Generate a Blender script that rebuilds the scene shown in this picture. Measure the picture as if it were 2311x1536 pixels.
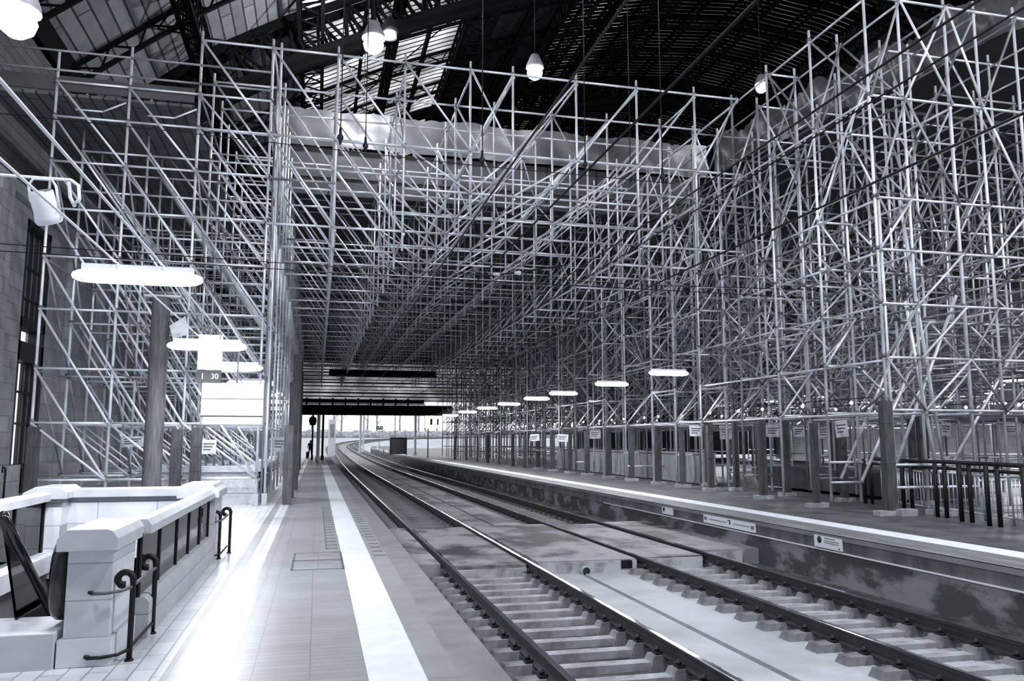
import bpy, math, random
from mathutils import Vector, Matrix
random.seed(7)
R = random.Random(11)
for o in list(bpy.data.objects): bpy.data.objects.remove(o)
C = bpy.context.scene.collection
SC = bpy.context.scene

# ------------------------------------------------------------------ camera
CZ = 1.65
PITCH, YAW = math.radians(7.198), math.radians(13.666)
cam = bpy.data.cameras.new('camera'); cam_ob = bpy.data.objects.new('camera', cam); C.objects.link(cam_ob)
cam.sensor_width = 36; cam.lens = 28; cam.clip_end = 1500
cam_ob.location = (0, 0, CZ)
cam_ob.rotation_euler = (math.pi/2 + PITCH, 0, -YAW)
SC.camera = cam_ob
FW = Vector((math.sin(YAW)*math.cos(PITCH), math.cos(YAW)*math.cos(PITCH), math.sin(PITCH)))

# ------------------------------------------------------------------ world, exposure
w = bpy.data.worlds.new('world'); SC.world = w; w.use_nodes = True
bg = w.node_tree.nodes['Background']; bg.inputs[0].default_value = (.93, .96, 1, 1); bg.inputs[1].default_value = 1.3
SC.view_settings.view_transform = 'Standard'; SC.view_settings.look = 'None'
SC.view_settings.exposure = 0.15; SC.view_settings.gamma = 1; SC.view_settings.use_curve_mapping = False

def light(name, kind, loc, power, size=.3, sy=None, col=(.93, .96, 1), rot=(0, 0, 0), parent=None, angle=None):
    l = bpy.data.lights.new(name, kind); l.energy = power; l.color = col
    if kind == 'AREA':
        l.size = size
        if sy: l.shape = 'RECTANGLE'; l.size_y = sy
    elif kind in ('POINT', 'SPOT'): l.shadow_soft_size = size
    if kind == 'SPOT' and angle: l.spot_size = angle; l.spot_blend = .6
    o = bpy.data.objects.new(name, l); C.objects.link(o); o.location = loc; o.rotation_euler = rot
    if parent: o.parent = parent
    return o

# ------------------------------------------------------------------ materials
def G(v): return (min(1, v*.93), min(1, v*.965), min(1, v*1.04), 1)
def new_mat(name):
    m = bpy.data.materials.new(name); m.use_nodes = True
    nt = m.node_tree; return m, nt, nt.nodes['Principled BSDF']
def mat(name, v, rough=.7, metal=0, noise=0, scale=3, bump=0, spec=.4, emit=0, stretch=None, streak=None):
    m, nt, b = new_mat(name)
    b.inputs['Roughness'].default_value = rough; b.inputs['Metallic'].default_value = metal
    b.inputs['Specular IOR Level'].default_value = spec
    b.inputs['Base Color'].default_value = G(v)
    if noise or bump:
        tc = nt.nodes.new('ShaderNodeTexCoord'); mp = nt.nodes.new('ShaderNodeMapping')
        if stretch: mp.inputs['Scale'].default_value = stretch
        nt.links.new(tc.outputs['Object'], mp.inputs[0])
        n = nt.nodes.new('ShaderNodeTexNoise'); n.inputs['Scale'].default_value = scale; n.inputs['Detail'].default_value = 6
        nt.links.new(mp.outputs[0], n.inputs[0])
        if noise:
            r = nt.nodes.new('ShaderNodeValToRGB')
            r.color_ramp.elements[0].position = .32; r.color_ramp.elements[1].position = .68
            r.color_ramp.elements[0].color = G(max(0, v*(1-noise))); r.color_ramp.elements[1].color = G(v*(1+noise))
            nt.links.new(n.outputs[0], r.inputs[0]); nt.links.new(r.outputs[0], b.inputs['Base Color'])
        if bump:
            bp = nt.nodes.new('ShaderNodeBump'); bp.inputs['Strength'].default_value = bump; bp.inputs['Distance'].default_value = .02
            nt.links.new(n.outputs[0], bp.inputs['Height']); nt.links.new(bp.outputs[0], b.inputs['Normal'])
    if emit:
        b.inputs['Emission Color'].default_value = (.93, .96, 1, 1); b.inputs['Emission Strength'].default_value = emit
    return m
def brick_mat(name, v, vm, bw, bh, mortar=.012, rough=.6, axes='XY', var=.15, offset=.5, spec=.4, noise=.15, rot=0):
    m, nt, b = new_mat(name); b.inputs['Roughness'].default_value = rough; b.inputs['Specular IOR Level'].default_value = spec
    tc = nt.nodes.new('ShaderNodeTexCoord'); sp = nt.nodes.new('ShaderNodeSeparateXYZ'); cb = nt.nodes.new('ShaderNodeCombineXYZ')
    nt.links.new(tc.outputs['Object'], sp.inputs[0])
    nt.links.new(sp.outputs[axes[0]], cb.inputs['X']); nt.links.new(sp.outputs[axes[1]], cb.inputs['Y'])
    br = nt.nodes.new('ShaderNodeTexBrick'); br.offset = offset; br.inputs['Scale'].default_value = 1
    br.inputs['Brick Width'].default_value = bw; br.inputs['Row Height'].default_value = bh
    br.inputs['Mortar Size'].default_value = mortar; br.inputs['Mortar Smooth'].default_value = .1
    br.inputs['Color1'].default_value = G(v*(1-var)); br.inputs['Color2'].default_value = G(v*(1+var)); br.inputs['Mortar'].default_value = G(vm)
    nt.links.new(cb.outputs[0], br.inputs[0])
    n = nt.nodes.new('ShaderNodeTexNoise'); n.inputs['Scale'].default_value = 1.7; n.inputs['Detail'].default_value = 7
    nt.links.new(tc.outputs['Object'], n.inputs[0])
    r = nt.nodes.new('ShaderNodeMapRange'); r.inputs['From Min'].default_value = .3; r.inputs['From Max'].default_value = .7
    r.inputs['To Min'].default_value = 1-noise; r.inputs['To Max'].default_value = 1+noise
    nt.links.new(n.outputs[0], r.inputs[0])
    mx = nt.nodes.new('ShaderNodeVectorMath'); mx.operation = 'SCALE'
    nt.links.new(br.outputs['Color'], mx.inputs[0]); nt.links.new(r.outputs[0], mx.inputs['Scale'])
    nt.links.new(mx.outputs[0], b.inputs['Base Color'])
    return m
def two_noise(name, dark, lite, scale, pos=.5, soft=.08, rough=.85, stretch=(1, 1, 1), bump=.3, spec=.3):
    """patchy surface: dark grime with a paler layer showing through in patches"""
    m, nt, b = new_mat(name); b.inputs['Roughness'].default_value = rough; b.inputs['Specular IOR Level'].default_value = spec
    tc = nt.nodes.new('ShaderNodeTexCoord'); mp = nt.nodes.new('ShaderNodeMapping'); mp.inputs['Scale'].default_value = stretch
    nt.links.new(tc.outputs['Object'], mp.inputs[0])
    n = nt.nodes.new('ShaderNodeTexNoise'); n.inputs['Scale'].default_value = scale; n.inputs['Detail'].default_value = 9; n.inputs['Roughness'].default_value = .62
    nt.links.new(mp.outputs[0], n.inputs[0])
    r = nt.nodes.new('ShaderNodeValToRGB'); r.color_ramp.elements[0].position = pos-soft; r.color_ramp.elements[1].position = pos+soft
    r.color_ramp.elements[0].color = G(dark); r.color_ramp.elements[1].color = G(lite)
    nt.links.new(n.outputs[0], r.inputs[0]); nt.links.new(r.outputs[0], b.inputs['Base Color'])
    bp = nt.nodes.new('ShaderNodeBump'); bp.inputs['Strength'].default_value = bump; bp.inputs['Distance'].default_value = .02
    nt.links.new(n.outputs[0], bp.inputs['Height']); nt.links.new(bp.outputs[0], b.inputs['Normal'])
    return m
def glazing_mat(name, v, dark, period, trans=.6):
    """translucent roof glass in long strips with dark bars between them"""
    m, nt, b = new_mat(name); out = nt.nodes['Material Output']
    tc = nt.nodes.new('ShaderNodeTexCoord'); sp = nt.nodes.new('ShaderNodeSeparateXYZ'); nt.links.new(tc.outputs['Object'], sp.inputs[0])
    md = nt.nodes.new('ShaderNodeMath'); md.operation = 'FLOORED_MODULO'; md.inputs[1].default_value = period; nt.links.new(sp.outputs['Y'], md.inputs[0])
    gt = nt.nodes.new('ShaderNodeMath'); gt.operation = 'GREATER_THAN'; gt.inputs[1].default_value = dark; nt.links.new(md.outputs[0], gt.inputs[0])
    n = nt.nodes.new('ShaderNodeTexNoise'); n.inputs['Scale'].default_value = .5; n.inputs['Detail'].default_value = 5
    nt.links.new(tc.outputs['Object'], n.inputs[0])
    r = nt.nodes.new('ShaderNodeMapRange'); r.inputs['From Min'].default_value = .3; r.inputs['From Max'].default_value = .7
    r.inputs['To Min'].default_value = v*.45; r.inputs['To Max'].default_value = v*1.25; nt.links.new(n.outputs[0], r.inputs[0])
    mu = nt.nodes.new('ShaderNodeMath'); mu.operation = 'MULTIPLY'; nt.links.new(gt.outputs[0], mu.inputs[0]); nt.links.new(r.outputs[0], mu.inputs[1])
    cc = nt.nodes.new('ShaderNodeCombineColor')
    for k in range(3): nt.links.new(mu.outputs[0], cc.inputs[k])
    tr = nt.nodes.new('ShaderNodeBsdfTranslucent'); df = nt.nodes.new('ShaderNodeBsdfDiffuse'); mx = nt.nodes.new('ShaderNodeMixShader')
    mx.inputs[0].default_value = trans
    nt.links.new(cc.outputs[0], tr.inputs[0]); nt.links.new(cc.outputs[0], df.inputs[0])
    nt.links.new(df.outputs[0], mx.inputs[1]); nt.links.new(tr.outputs[0], mx.inputs[2]); nt.links.new(mx.outputs[0], out.inputs[0])
    return m
def glass_mat(name, v=.8, rough=.05):
    m, nt, b = new_mat(name); out = nt.nodes['Material Output']
    t = nt.nodes.new('ShaderNodeBsdfTransparent'); t.inputs[0].default_value = G(v)
    g = nt.nodes.new('ShaderNodeBsdfGlossy'); g.inputs['Roughness'].default_value = rough
    f = nt.nodes.new('ShaderNodeFresnel'); f.inputs[0].default_value = 1.5; mx = nt.nodes.new('ShaderNodeMixShader')
    nt.links.new(f.outputs[0], mx.inputs[0]); nt.links.new(t.outputs[0], mx.inputs[1]); nt.links.new(g.outputs[0], mx.inputs[2])
    nt.links.new(mx.outputs[0], out.inputs[0]); return m

M = dict(
 tube=mat('galvanised_tube', .72, .36, .35, noise=.3, scale=1.3, spec=.6),
 tube2=mat('dark_galvanised_tube', .27, .5, .3, noise=.45, scale=1.3, spec=.5),  # darker tone of the same tube, mixed in for contrast
 coupler=mat('coupler_steel', .13, .5, .4),
 iron=mat('dark_roof_iron', .005, .85, 0, spec=.08),
 boards=brick_mat('roof_boards', .17, .03, 9, .42, .03, .8, 'YX', .2, .5, .2),
 roofdark=mat('sooted_roof_panels', .03, .8, 0, noise=.4, scale=.4),
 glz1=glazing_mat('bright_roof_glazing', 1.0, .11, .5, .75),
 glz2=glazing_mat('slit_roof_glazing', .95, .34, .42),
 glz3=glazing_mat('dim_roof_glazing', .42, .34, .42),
 stonewall=brick_mat('facade_stone', .34, .2, 1.1, .48, .012, .8, 'YZ', .12),
 upperwall=brick_mat('upper_wall_boards', .09, .045, 7, .33, .03, .8, 'YZ', .25),
 dark=mat('black_paint', .008, .5, 0, spec=.3),
 frame=mat('dark_joinery', .02, .5),
 limestone=brick_mat('pale_parapet_stone', .6, .33, .78, .30, .006, .55, 'XZ', .05, noise=.1),
 pierstone=brick_mat('pale_pier_stone', .62, .35, 9, .27, .005, .55, 'XZ', .06, noise=.1),
 limestoney=brick_mat('pale_parapet_stone_long', .42, .22, .78, .30, .006, .5, 'YZ', .05, noise=.1),
 cap=mat('pale_coping_stone', .5, .35, noise=.1, scale=4, spec=.5),
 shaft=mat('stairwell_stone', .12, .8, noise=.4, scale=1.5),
 panel=mat('bush_hammered_stone', .5, .7, noise=.2, scale=30, bump=.3),
 tileA=brick_mat('pale_floor_tiles', .5, .24, .42, .155, .007, .28, 'YX', .1, noise=.12, spec=.55),
 tileB=brick_mat('fine_floor_tiles', .22, .14, .40, .105, .005, .35, 'XY', .07, 0, noise=.12, spec=.5),
 tileD=brick_mat('grey_border_tiles', .19, .12, .42, .14, .005, .35, 'YX', .1, noise=.1, spec=.5),
 stripe=mat('white_safety_stripe', .55, .5, noise=.08, scale=4),
 stripeR=mat('white_far_stripe', .85, .5, noise=.08, scale=4),
 slab=brick_mat('edge_slabs', .2, .14, 1.45, 4, .008, .55, 'YX', .04, 0, noise=.15, spec=.4),
 coping=mat('platform_coping', .165, .55, noise=.2, scale=2.5),
 asphalt=mat('right_platform_asphalt', .10, .45, noise=.4, scale=1.3, spec=.5),
 copingR=mat('right_platform_coping', .19, .6, noise=.3, scale=1.5, stretch=(3, .4, 1)),
 wallR=two_noise('grimy_platform_wall', .07, .24, 1.1, .53, .05, stretch=(1, .8, 1.6)),
 wallRt=mat('platform_wall_band', .13, .7, noise=.4, scale=1.2, stretch=(1, 2.2, .5)),
 pit=two_noise('dark_sleeper_pit', .02, .08, 3, .5, .15),
 bed=two_noise('dirty_track_bed', .03, .12, 1.8, .5, .15),
 bedL=two_noise('pale_concrete_channel', .26, .46, .7, .42, .2, .55),
 bedfar=two_noise('dark_ballast_bed', .06, .2, 1.1, .52, .15),
 crossing=two_noise('stained_concrete_slab', .035, .27, .8, .47, .07, .5, stretch=(.9, .7, 1)),
 plaster=two_noise('chalky_slab_face', .14, .4, 2.2, .42, .1),
 railside=mat('rusty_rail_side', .035, .6, .3, noise=.3, scale=4),
 railtop=mat('polished_rail_head', .8, .12, 1),
 sleeper=mat('concrete_sleeper', .27, .75, noise=.35, scale=5, bump=.3),
 sleeperD=mat('dusty_sleeper_block', .16, .8, noise=.4, scale=6, bump=.4),
 bolt=mat('greasy_fastening', .03, .5, .4),
 timber=mat('weathered_timber', .065, .75, noise=.35, scale=4, stretch=(6, 6, .6), bump=.3),
 timberL=mat('dark_stained_timber', .05, .75, noise=.35, scale=4, stretch=(6, 6, .6)),
 block=mat('pale_foot_block', .33, .8, noise=.2, scale=5),
 white=mat('white_enamel', .8, .5),
 grey=mat('grey_metal_sheet', .33, .5, .1, noise=.2, scale=2),
 sheet=mat('white_plastic_sheeting', .065, .4, noise=.3, scale=.7, spec=.6, bump=.4),
 ply=mat('dark_plywood', .05, .8, noise=.4, scale=.8),
 deckb=brick_mat('scaffold_deck_boards', .09, .02, 3, .32, .03, .7, 'YX', .25),
 tubeL=mat('lit_fluorescent_diffuser', .9, .4, emit=9),
 bulb=mat('lit_globe', .9, .4, emit=14),
 siteb=mat('small_site_bulb', .9, .4, emit=4),
 gable=glazing_mat('end_gable_glazing', .8, .1, 1e6, .8),
 box=mat('lit_sign_face', .9, .5, emit=1.6),
 paper=mat('grey_notice', .42, .7, noise=.25, scale=6),
 rubber=mat('black_rubber', .01, .18, spec=.7),
 glass=glass_mat('balustrade_glass', .7), glassdk=glass_mat('smoked_glass', .45),
 ground=mat('pale_gravel', .5, .9, noise=.25, scale=.3),
 bark=mat('haze_paled_bark', .35, .9, noise=.2, scale=.5),  # distant haze is put into the colour: bark lightened
 fasc=mat('grimy_fascia', .05, .7, noise=.4, scale=1.2),
 leaf=mat('haze_paled_hedge', .42, .9, noise=.4, scale=.8),  # hedge colour lightened to imitate haze in the distance
 cloth=mat('dark_coat', .02, .8), skin=mat('skin', .35, .6), cloth2=mat('mid_grey_trousers', .12, .8),
 corr=mat('corrugated_panel', .26, .55, noise=.3, scale=1.5, stretch=(1, 5, .4)),
 winl=mat('lit_window_pane', .9, .3, emit=1.1), wind=mat('dull_window_pane', .22, .15, spec=.8),
 ink=mat('printed_ink', .03, .8),
)

# ------------------------------------------------------------------ mesh builder
class MB:
    def __init__(s): s.v = []; s.f = []; s.mi = []; s.sm = []
    def add(s, vs, fs, mi=0, smooth=False):
        b = len(s.v); s.v += [tuple(p) for p in vs]; s.f += [tuple(b+i for i in f) for f in fs]
        s.mi += [mi]*len(fs); s.sm += [smooth]*len(fs); return s
    def box(s, x0, x1, y0, y1, z0, z1, mi=0):
        v = [(x, y, z) for z in (z0, z1) for y in (y0, y1) for x in (x0, x1)]
        return s.add(v, [(0, 2, 3, 1), (4, 5, 7, 6), (0, 1, 5, 4), (2, 6, 7, 3), (0, 4, 6, 2), (1, 3, 7, 5)], mi)
    def frust(s, x0, x1, y0, y1, z0, z1, ix, iy, mi=0):
        v = [(x0, y0, z0), (x1, y0, z0), (x0, y1, z0), (x1, y1, z0), (x0+ix, y0+iy, z1), (x1-ix, y0+iy, z1), (x0+ix, y1-iy, z1), (x1-ix, y1-iy, z1)]
        return s.add(v, [(0, 2, 3, 1), (4, 5, 7, 6), (0, 1, 5, 4), (2, 6, 7, 3), (0, 4, 6, 2), (1, 3, 7, 5)], mi)
    def tube(s, a, b, r, n=8, mi=0, r2=None):
        a = Vector(a); b = Vector(b); d = b-a
        if d.length < 1e-6: return s
        d.normalize(); u = d.orthogonal().normalized(); w_ = d.cross(u); r2 = r if r2 is None else r2
        vs = []
        for p, rr in ((a, r), (b, r2)):
            for k in range(n):
                t = 2*math.pi*k/n; vs.append(p + u*math.cos(t)*rr + w_*math.sin(t)*rr)
        base = len(s.v)
        s.add(vs, [(k, (k+1) % n, n+(k+1) % n, n+k) for k in range(n)], mi, True)
        s.f += [tuple(base+k for k in range(n))[::-1], tuple(base+n+k for k in range(n))]; s.mi += [mi]*2; s.sm += [False]*2
        return s
    def path(s, pts, r, n=8, mi=0):
        pts = [Vector(p) for p in pts]; rings = []; up = None
        for i, p in enumerate(pts):
            d = (pts[min(i+1, len(pts)-1)] - pts[max(i-1, 0)]).normalized()
            if up is None: up = d.orthogonal().normalized()
            up = (up - d*up.dot(d)).normalized(); w_ = d.cross(up)
            rr = r[i] if isinstance(r, (list, tuple)) else r
            rings.append([p + up*math.cos(2*math.pi*k/n)*rr + w_*math.sin(2*math.pi*k/n)*rr for k in range(n)])
        vs = [q for g in rings for q in g]; fs = []
        for i in range(len(pts)-1):
            fs += [(i*n+k, i*n+(k+1) % n, (i+1)*n+(k+1) % n, (i+1)*n+k) for k in range(n)]
        fs += [tuple(range(n))[::-1], tuple((len(pts)-1)*n+k for k in range(n))]
        return s.add(vs, fs, mi, True)
    def lathe(s, prof, c=(0, 0, 0), n=16, mi=0, axis='z'):
        vs = []
        for (r, z) in prof:
            for k in range(n):
                t = 2*math.pi*k/n; p = (r*math.cos(t), r*math.sin(t), z)
                if axis == 'x': p = (z, r*math.cos(t), r*math.sin(t))
                if axis == 'y': p = (r*math.cos(t), z, r*math.sin(t))
                vs.append((c[0]+p[0], c[1]+p[1], c[2]+p[2]))
        m = len(prof); fs = [(i*n+k, i*n+(k+1) % n, (i+1)*n+(k+1) % n, (i+1)*n+k) for i in range(m-1) for k in range(n)]
        return s.add(vs, fs, mi, True)
    def bar(s, a, b, w_, h, mi=0):
        """rectangular bar between two points, w across, h in height"""
        a = Vector(a); b = Vector(b); d = (b-a).normalized()
        side = d.cross(Vector((0, 0, 1)))
        side = Vector((1, 0, 0)) if side.length < 1e-4 else side.normalized()
        up = side.cross(d).normalized(); vs = []
        for p in (a, b):
            for sx, sz in ((-1, -1), (1, -1), (1, 1), (-1, 1)): vs.append(p + side*sx*w_/2 + up*sz*h/2)
        return s.add(vs, [(0, 3, 2, 1), (4, 5, 6, 7), (0, 1, 5, 4), (1, 2, 6, 5), (2, 3, 7, 6), (3, 0, 4, 7)], mi)
    def prism(s, poly, a, b, axis='y', mi=0):
        """poly of (u,w) swept along axis"""
        def P(u, w_, t): return {'y': (u, t, w_), 'x': (t, u, w_), 'z': (u, w_, t)}[axis]
        n = len(poly); vs = [P(u, w_, a) for u, w_ in poly] + [P(u, w_, b) for u, w_ in poly]
        return s.add(vs, [tuple(range(n)), tuple(range(n, 2*n))[::-1]] + [(k, n+k, n+(k+1) % n, (k+1) % n) for k in range(n)], mi)
    def build(s, name, mats, parent=None, bevel=0):
        off = Vector(parent['_o']) if parent is not None and '_o' in parent else Vector((0, 0, 0))
        me = bpy.data.meshes.new(name); me.from_pydata([tuple(Vector(p)-off) for p in s.v], [], s.f)
        if not isinstance(mats, (list, tuple)): mats = [mats]
        for m in mats: me.materials.append(m)
        me.polygons.foreach_set('material_index', s.mi); me.polygons.foreach_set('use_smooth', s.sm); me.update()
        o = bpy.data.objects.new(name, me); C.objects.link(o)
        if parent is not None: o.parent = parent; o['_o'] = tuple(off)
        if bevel:
            md = o.modifiers.new('bevel', 'BEVEL'); md.width = bevel; md.segments = 2; md.limit_method = 'ANGLE'
        return o
def tag(o, label, cat, group=None, kind=None):
    o['label'] = label; o['category'] = cat
    if group: o['group'] = group
    if kind: o['kind'] = kind
    return o
def thing(name, label, cat, loc=(0, 0, 0), group=None):
    o = bpy.data.objects.new(name, None); C.objects.link(o); o.location = loc; o.empty_display_size = .2; o['_o'] = tuple(loc)
    return tag(o, label, cat, group)
def struct(name, mb, m, parent=None):
    o = mb.build(name, m, parent)
    if parent is None: o['kind'] = 'structure'
    return o
def copy_tree(o, parent=None):
    c = o.copy(); C.objects.link(c)
    if parent is not None: c.parent = parent
    for ch in list(o.children): copy_tree(ch, c)
    return c
ORD = ['nearest', 'second', 'third', 'fourth', 'fifth', 'sixth', 'seventh', 'eighth', 'ninth', 'tenth', 'eleventh', 'twelfth', 'thirteenth',
       'fourteenth', 'fifteenth', 'sixteenth', 'seventeenth', 'eighteenth', 'nineteenth', 'twentieth', 'twenty-first', 'twenty-second', 'twenty-third', 'twenty-fourth']

# ------------------------------------------------------------------ the line of the railway (bends right and climbs far away)
def interp(t, tab):
    if t <= tab[0][0]: return tab[0][1]
    for (a, va), (b, vb) in zip(tab, tab[1:]):
        if t <= b: return va + (vb-va)*(t-a)/(b-a)
    return tab[-1][1]
def dx(y): return interp(y, [(60, 0), (80, .12), (100, .35), (130, .6), (160, .7), (185, .8), (205, 1.5), (225, 3.6), (245, 7.5), (262, 13), (278, 22), (290, 34), (300, 50)])
def dz(y): return interp(y, [(100, 0), (140, .2), (170, .6), (200, 1.2), (230, 1.9), (260, 2.7), (290, 3.5), (330, 4.3)])
YS = [-3, 0, 4, 8, 12, 16, 20, 25, 30, 35, 40, 45, 50, 55, 60, 65, 70, 75, 80, 85, 90, 95, 100, 110, 120, 130, 140, 150, 160, 170, 180, 190, 200, 207, 214, 221, 228, 235, 242, 249, 256, 262, 268, 274, 280, 286, 292, 298]
def sweep(mb, prof, y0, y1, mi=None, closed=True, smooth=False):
    """prof: list of (x,z); swept along the railway line"""
    ys = [y0] + [y for y in YS if y0 < y < y1] + [y1]; n = len(prof); vs = []; fs = []
    for y in ys:
        for x, z in prof: vs.append((x+dx(y), y, z+dz(y)))
    for i in range(len(ys)-1):
        for k in range(n if closed else n-1):
            fs.append((i*n+k, i*n+(k+1) % n, (i+1)*n+(k+1) % n, (i+1)*n+k))
    if closed: fs += [tuple(range(n)), tuple((len(ys)-1)*n+k for k in range(n))[::-1]]
    b = len(mb.v); mb.v += vs; mb.f += [tuple(b+i for i in f) for f in fs]
    mb.mi += (mi if isinstance(mi, list) else [mi or 0]*len(fs)); mb.sm += [smooth]*len(fs)
def sbox(mb, x0, x1, y0, y1, z0, z1, mi=0): sweep(mb, [(x0, z0), (x1, z0), (x1, z1), (x0, z1)], y0, y1, mi)

def at_y(u, v, y):
    f = 28/36*2311; Rv = Vector((math.cos(YAW), -math.sin(YAW), 0)); Uv = Rv.cross(FW)
    d = Rv*((u-1155.5)/f) - Uv*((v-768)/f) + FW; return Vector((0, 0, CZ)) + d*(y/d.y)

# ================================================================== SETTING
PX0, PX1 = 1.37, 9.0
# left platform: strips of paving
b = MB()
HX0, HX1, HY0, HY1 = -3.55, -1.80, 6.95, 12.6          # stairwell opening
b.box(-9, HX0, -6, 88, -.9, 0, 0); b.box(HX0, HX1, -6, HY0-.25, -.9, 0, 0); b.box(HX0, HX1, HY1, 88, -.9, 0, 0)
b.box(-1.80, -1.02, -6, 88, -.9, 0, 0); b.box(-1.02, -.86, -6, 88, -.9, 0, 1); b.box(-.86, -.66, -6, 88, -.9, 0, 0); b.box(-.66, -.52, -6, 88, -.9, 0, 1)
b.box(-.52, .40, -6, 88, -.9, 0, 2)
for (y0, y1, a, c) in [(-6, 14.9, .41, .80), (14.9, 88, .395, .80)]: b.box(a if y0 > 0 else .40, c, y0, y1, -.9, .002, 3)
b.box(.80, 1.04, -6, 88, -.9, 0, 4); b.box(1.04, PX0, -6, 88, -.9, 0, 5)
struct('floor', b, [M['tileA'], M['tileD'], M['tileB'], M['stripe'], M['slab'], M['coping']])
# the paving details: service covers and the rungs of tactile strips
def outline(mb, x0, x1, y0, y1, t=.012, z=.004):
    mb.box(x0, x1, y0, y0+t, -.01, z); mb.box(x0, x1, y1-t, y1, -.01, z); mb.box(x0, x0+t, y0, y1, -.01, z); mb.box(x1-t, x1, y0, y1, -.01, z)
for lab, y0 in (('nearer', 10.9), ('farther', 11.75)):
    t = thing('service_cover', 'flat rectangular cover let into the left platform paving, %s of the pair' % lab, 'floor cover', (.07, y0+.4, 0), 'service covers in the left platform')
    b = MB(); outline(b, -.28, .405, y0, y0+.78, .03); b.build('frame', M['timber'], t)
    b = MB(); b.box(-.25, .28, y0+.03, y0+.75, -.01, .003); b.build('plate', M['tileB'], t)
b = MB()
for k in range(18): b.box(.2, .36, 12.9+k*.46, 12.9+k*.46+.05, -.01, .004)
b.box(.185, .2, 12.85, 21.2, -.01, .004)
tag(b.build('tactile_strip', M['timber']), 'ladder-like row of grooves in the paving left of the white stripe', 'tactile strip')
b = MB()
for k in range(18): b.box(.86, 1.02, 12.0+k*.46, 12.0+k*.46+.05, -.01, .004)
tag(b.build('tactile_strip', M['timber']), 'row of grooves in the paving right of the white stripe', 'tactile strip')

# right platform
b = MB()
sweep(b, [(PX1, -.95), (PX1, -.31), (PX1-.02, -.31), (PX1-.02, -.09), (PX1-.05, -.09), (PX1-.05, 0), (PX1+.8, 0), (PX1+1.33, .0), (13.0, 0), (40, 0), (40, -.95)], -3, 150,
      None)
nseg = (len(b.f)-2)//11
pm = [0, 1, 1, 1, 2, 2, 3, 4, 5, 5, 0]
pm = [0, 1, 1, 2, 2, 2, 3, 5, 5, 0, 0]
b.mi = pm*nseg + [0, 0]
struct('floor_right_platform', b, [M['wallR'], M['wallRt'], M['copingR'], M['stripeR'], M['asphalt'], M['asphalt']])
# make the stripe only .5 m wide: the coping strip lies in front of it
b = MB(); sbox(b, PX1-.05, PX1+.72, -3, 150, -.01, .004, 0)
struct('trim_1', b, M['copingR'])
b = MB(); sweep(b, [(PX1-.03, -.31), (PX1+.02, -.31), (PX1+.02, -.285), (PX1-.03, -.285)], 7, 24.5, 0)
tag(b.build('cable_pipe', M['white']), 'thin white pipe running along the right platform wall', 'pipe')
# joints in the platform wall
for k, y in enumerate((9.0, 11.9, 15.6, 30.0, 40)):
    pass

# track bed
b = MB()
sbox(b, PX0-.25, 4.15, -3, 14.6, -1.1, -.86, 0)          # track 1 pit
sbox(b, 4.15, 4.83, -3, 14.6, -1.1, -.80, 1); sbox(b, 4.83, 4.93, -3, 14.6, -1.1, -.87, 2); sbox(b, 4.93, 6.05, -3, 14.6, -1.1, -.80, 1)
sbox(b, 6.05, 7.72, -3, 15.0, -1.1, -.84, 1); sbox(b, 7.72, PX1, -3, 15.4, -1.1, -.87, 2)
sweep(b, [(PX0-.25, -1.1), (PX1, -1.1), (PX1, -.80), (PX0-.25, -.80)], 21.1, 298, 3)
sweep(b, [(4.1, -.9), (5.7, -.9), (5.7, -.68), (4.1, -.68)], 21.1, 298, 4)
sbox(b, 4.82, 4.88, 21.2, 60, -.7, -.672, 2)
struct('floor_track_bed', b, [M['pit'], M['bedL'], M['bed'], M['bedfar'], M['crossing']])
# crossing slab with openings in its front face
b = MB()
def slabseg(x0, x1, yf=14.6, top=-.585): b.box(x0, x1, yf, 21.2, -1.0, top, 0)
slabseg(PX0-.3, 2.27, 14.9); slabseg(2.50, 3.82, 14.6, -.6); slabseg(4.05, 6.0, 14.65, -.575); slabseg(6.22, 7.52, 14.9, -.6); slabseg(7.72, PX1+.01, 15.3, -.56)
b.box(2.5, 3.82, 14.55, 14.62, -.9, -.66, 1); b.box(4.05, 6.0, 14.6, 14.67, -.9, -.6, 1); b.box(6.25, 7.5, 14.85, 14.92, -.9, -.62, 1); b.box(7.75, 8.6, 15.25, 15.32, -.9, -.6, 1)
b.box(2.27, 2.5, 14.8, 21.2, -1.0, -.68, 2); b.box(3.82, 4.05, 14.7, 21.2, -1.0, -.68, 2); b.box(6.0, 6.22, 14.9, 21.2, -1, -.68, 2); b.box(7.52, 7.72, 15, 21.2, -1, -.68, 2)
cs = b.build('concrete_crossing', [M['crossing'], M['plaster'], M['bed']]); tag(cs, 'stained concrete crossing slab filling both tracks, chalky front face', 'slab')
t = thing('drain_pipe', 'round open drain pipe end in the front face of the crossing slab', 'pipe', (4.95, 14.5, -.78))
b = MB(); b.lathe([(.075, .1), (.075, -.12), (.098, -.12), (.098, .1)], (4.95, 14.6, -.76), 20, 0, 'y'); b.build('collar', M['plaster'], t)
b = MB(); b.lathe([(.0, 0), (.076, 0)], (4.95, 14.5, -.76), 20, 0, 'y'); b.build('bore', M['rubber'], t)
b = MB(); b.box(5.68, 5.9, 14.58, 14.7, -.74, -.6); tag(b.build('cable_opening', M['rubber']), 'square black opening in the slab face beside the second track', 'opening')

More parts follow.
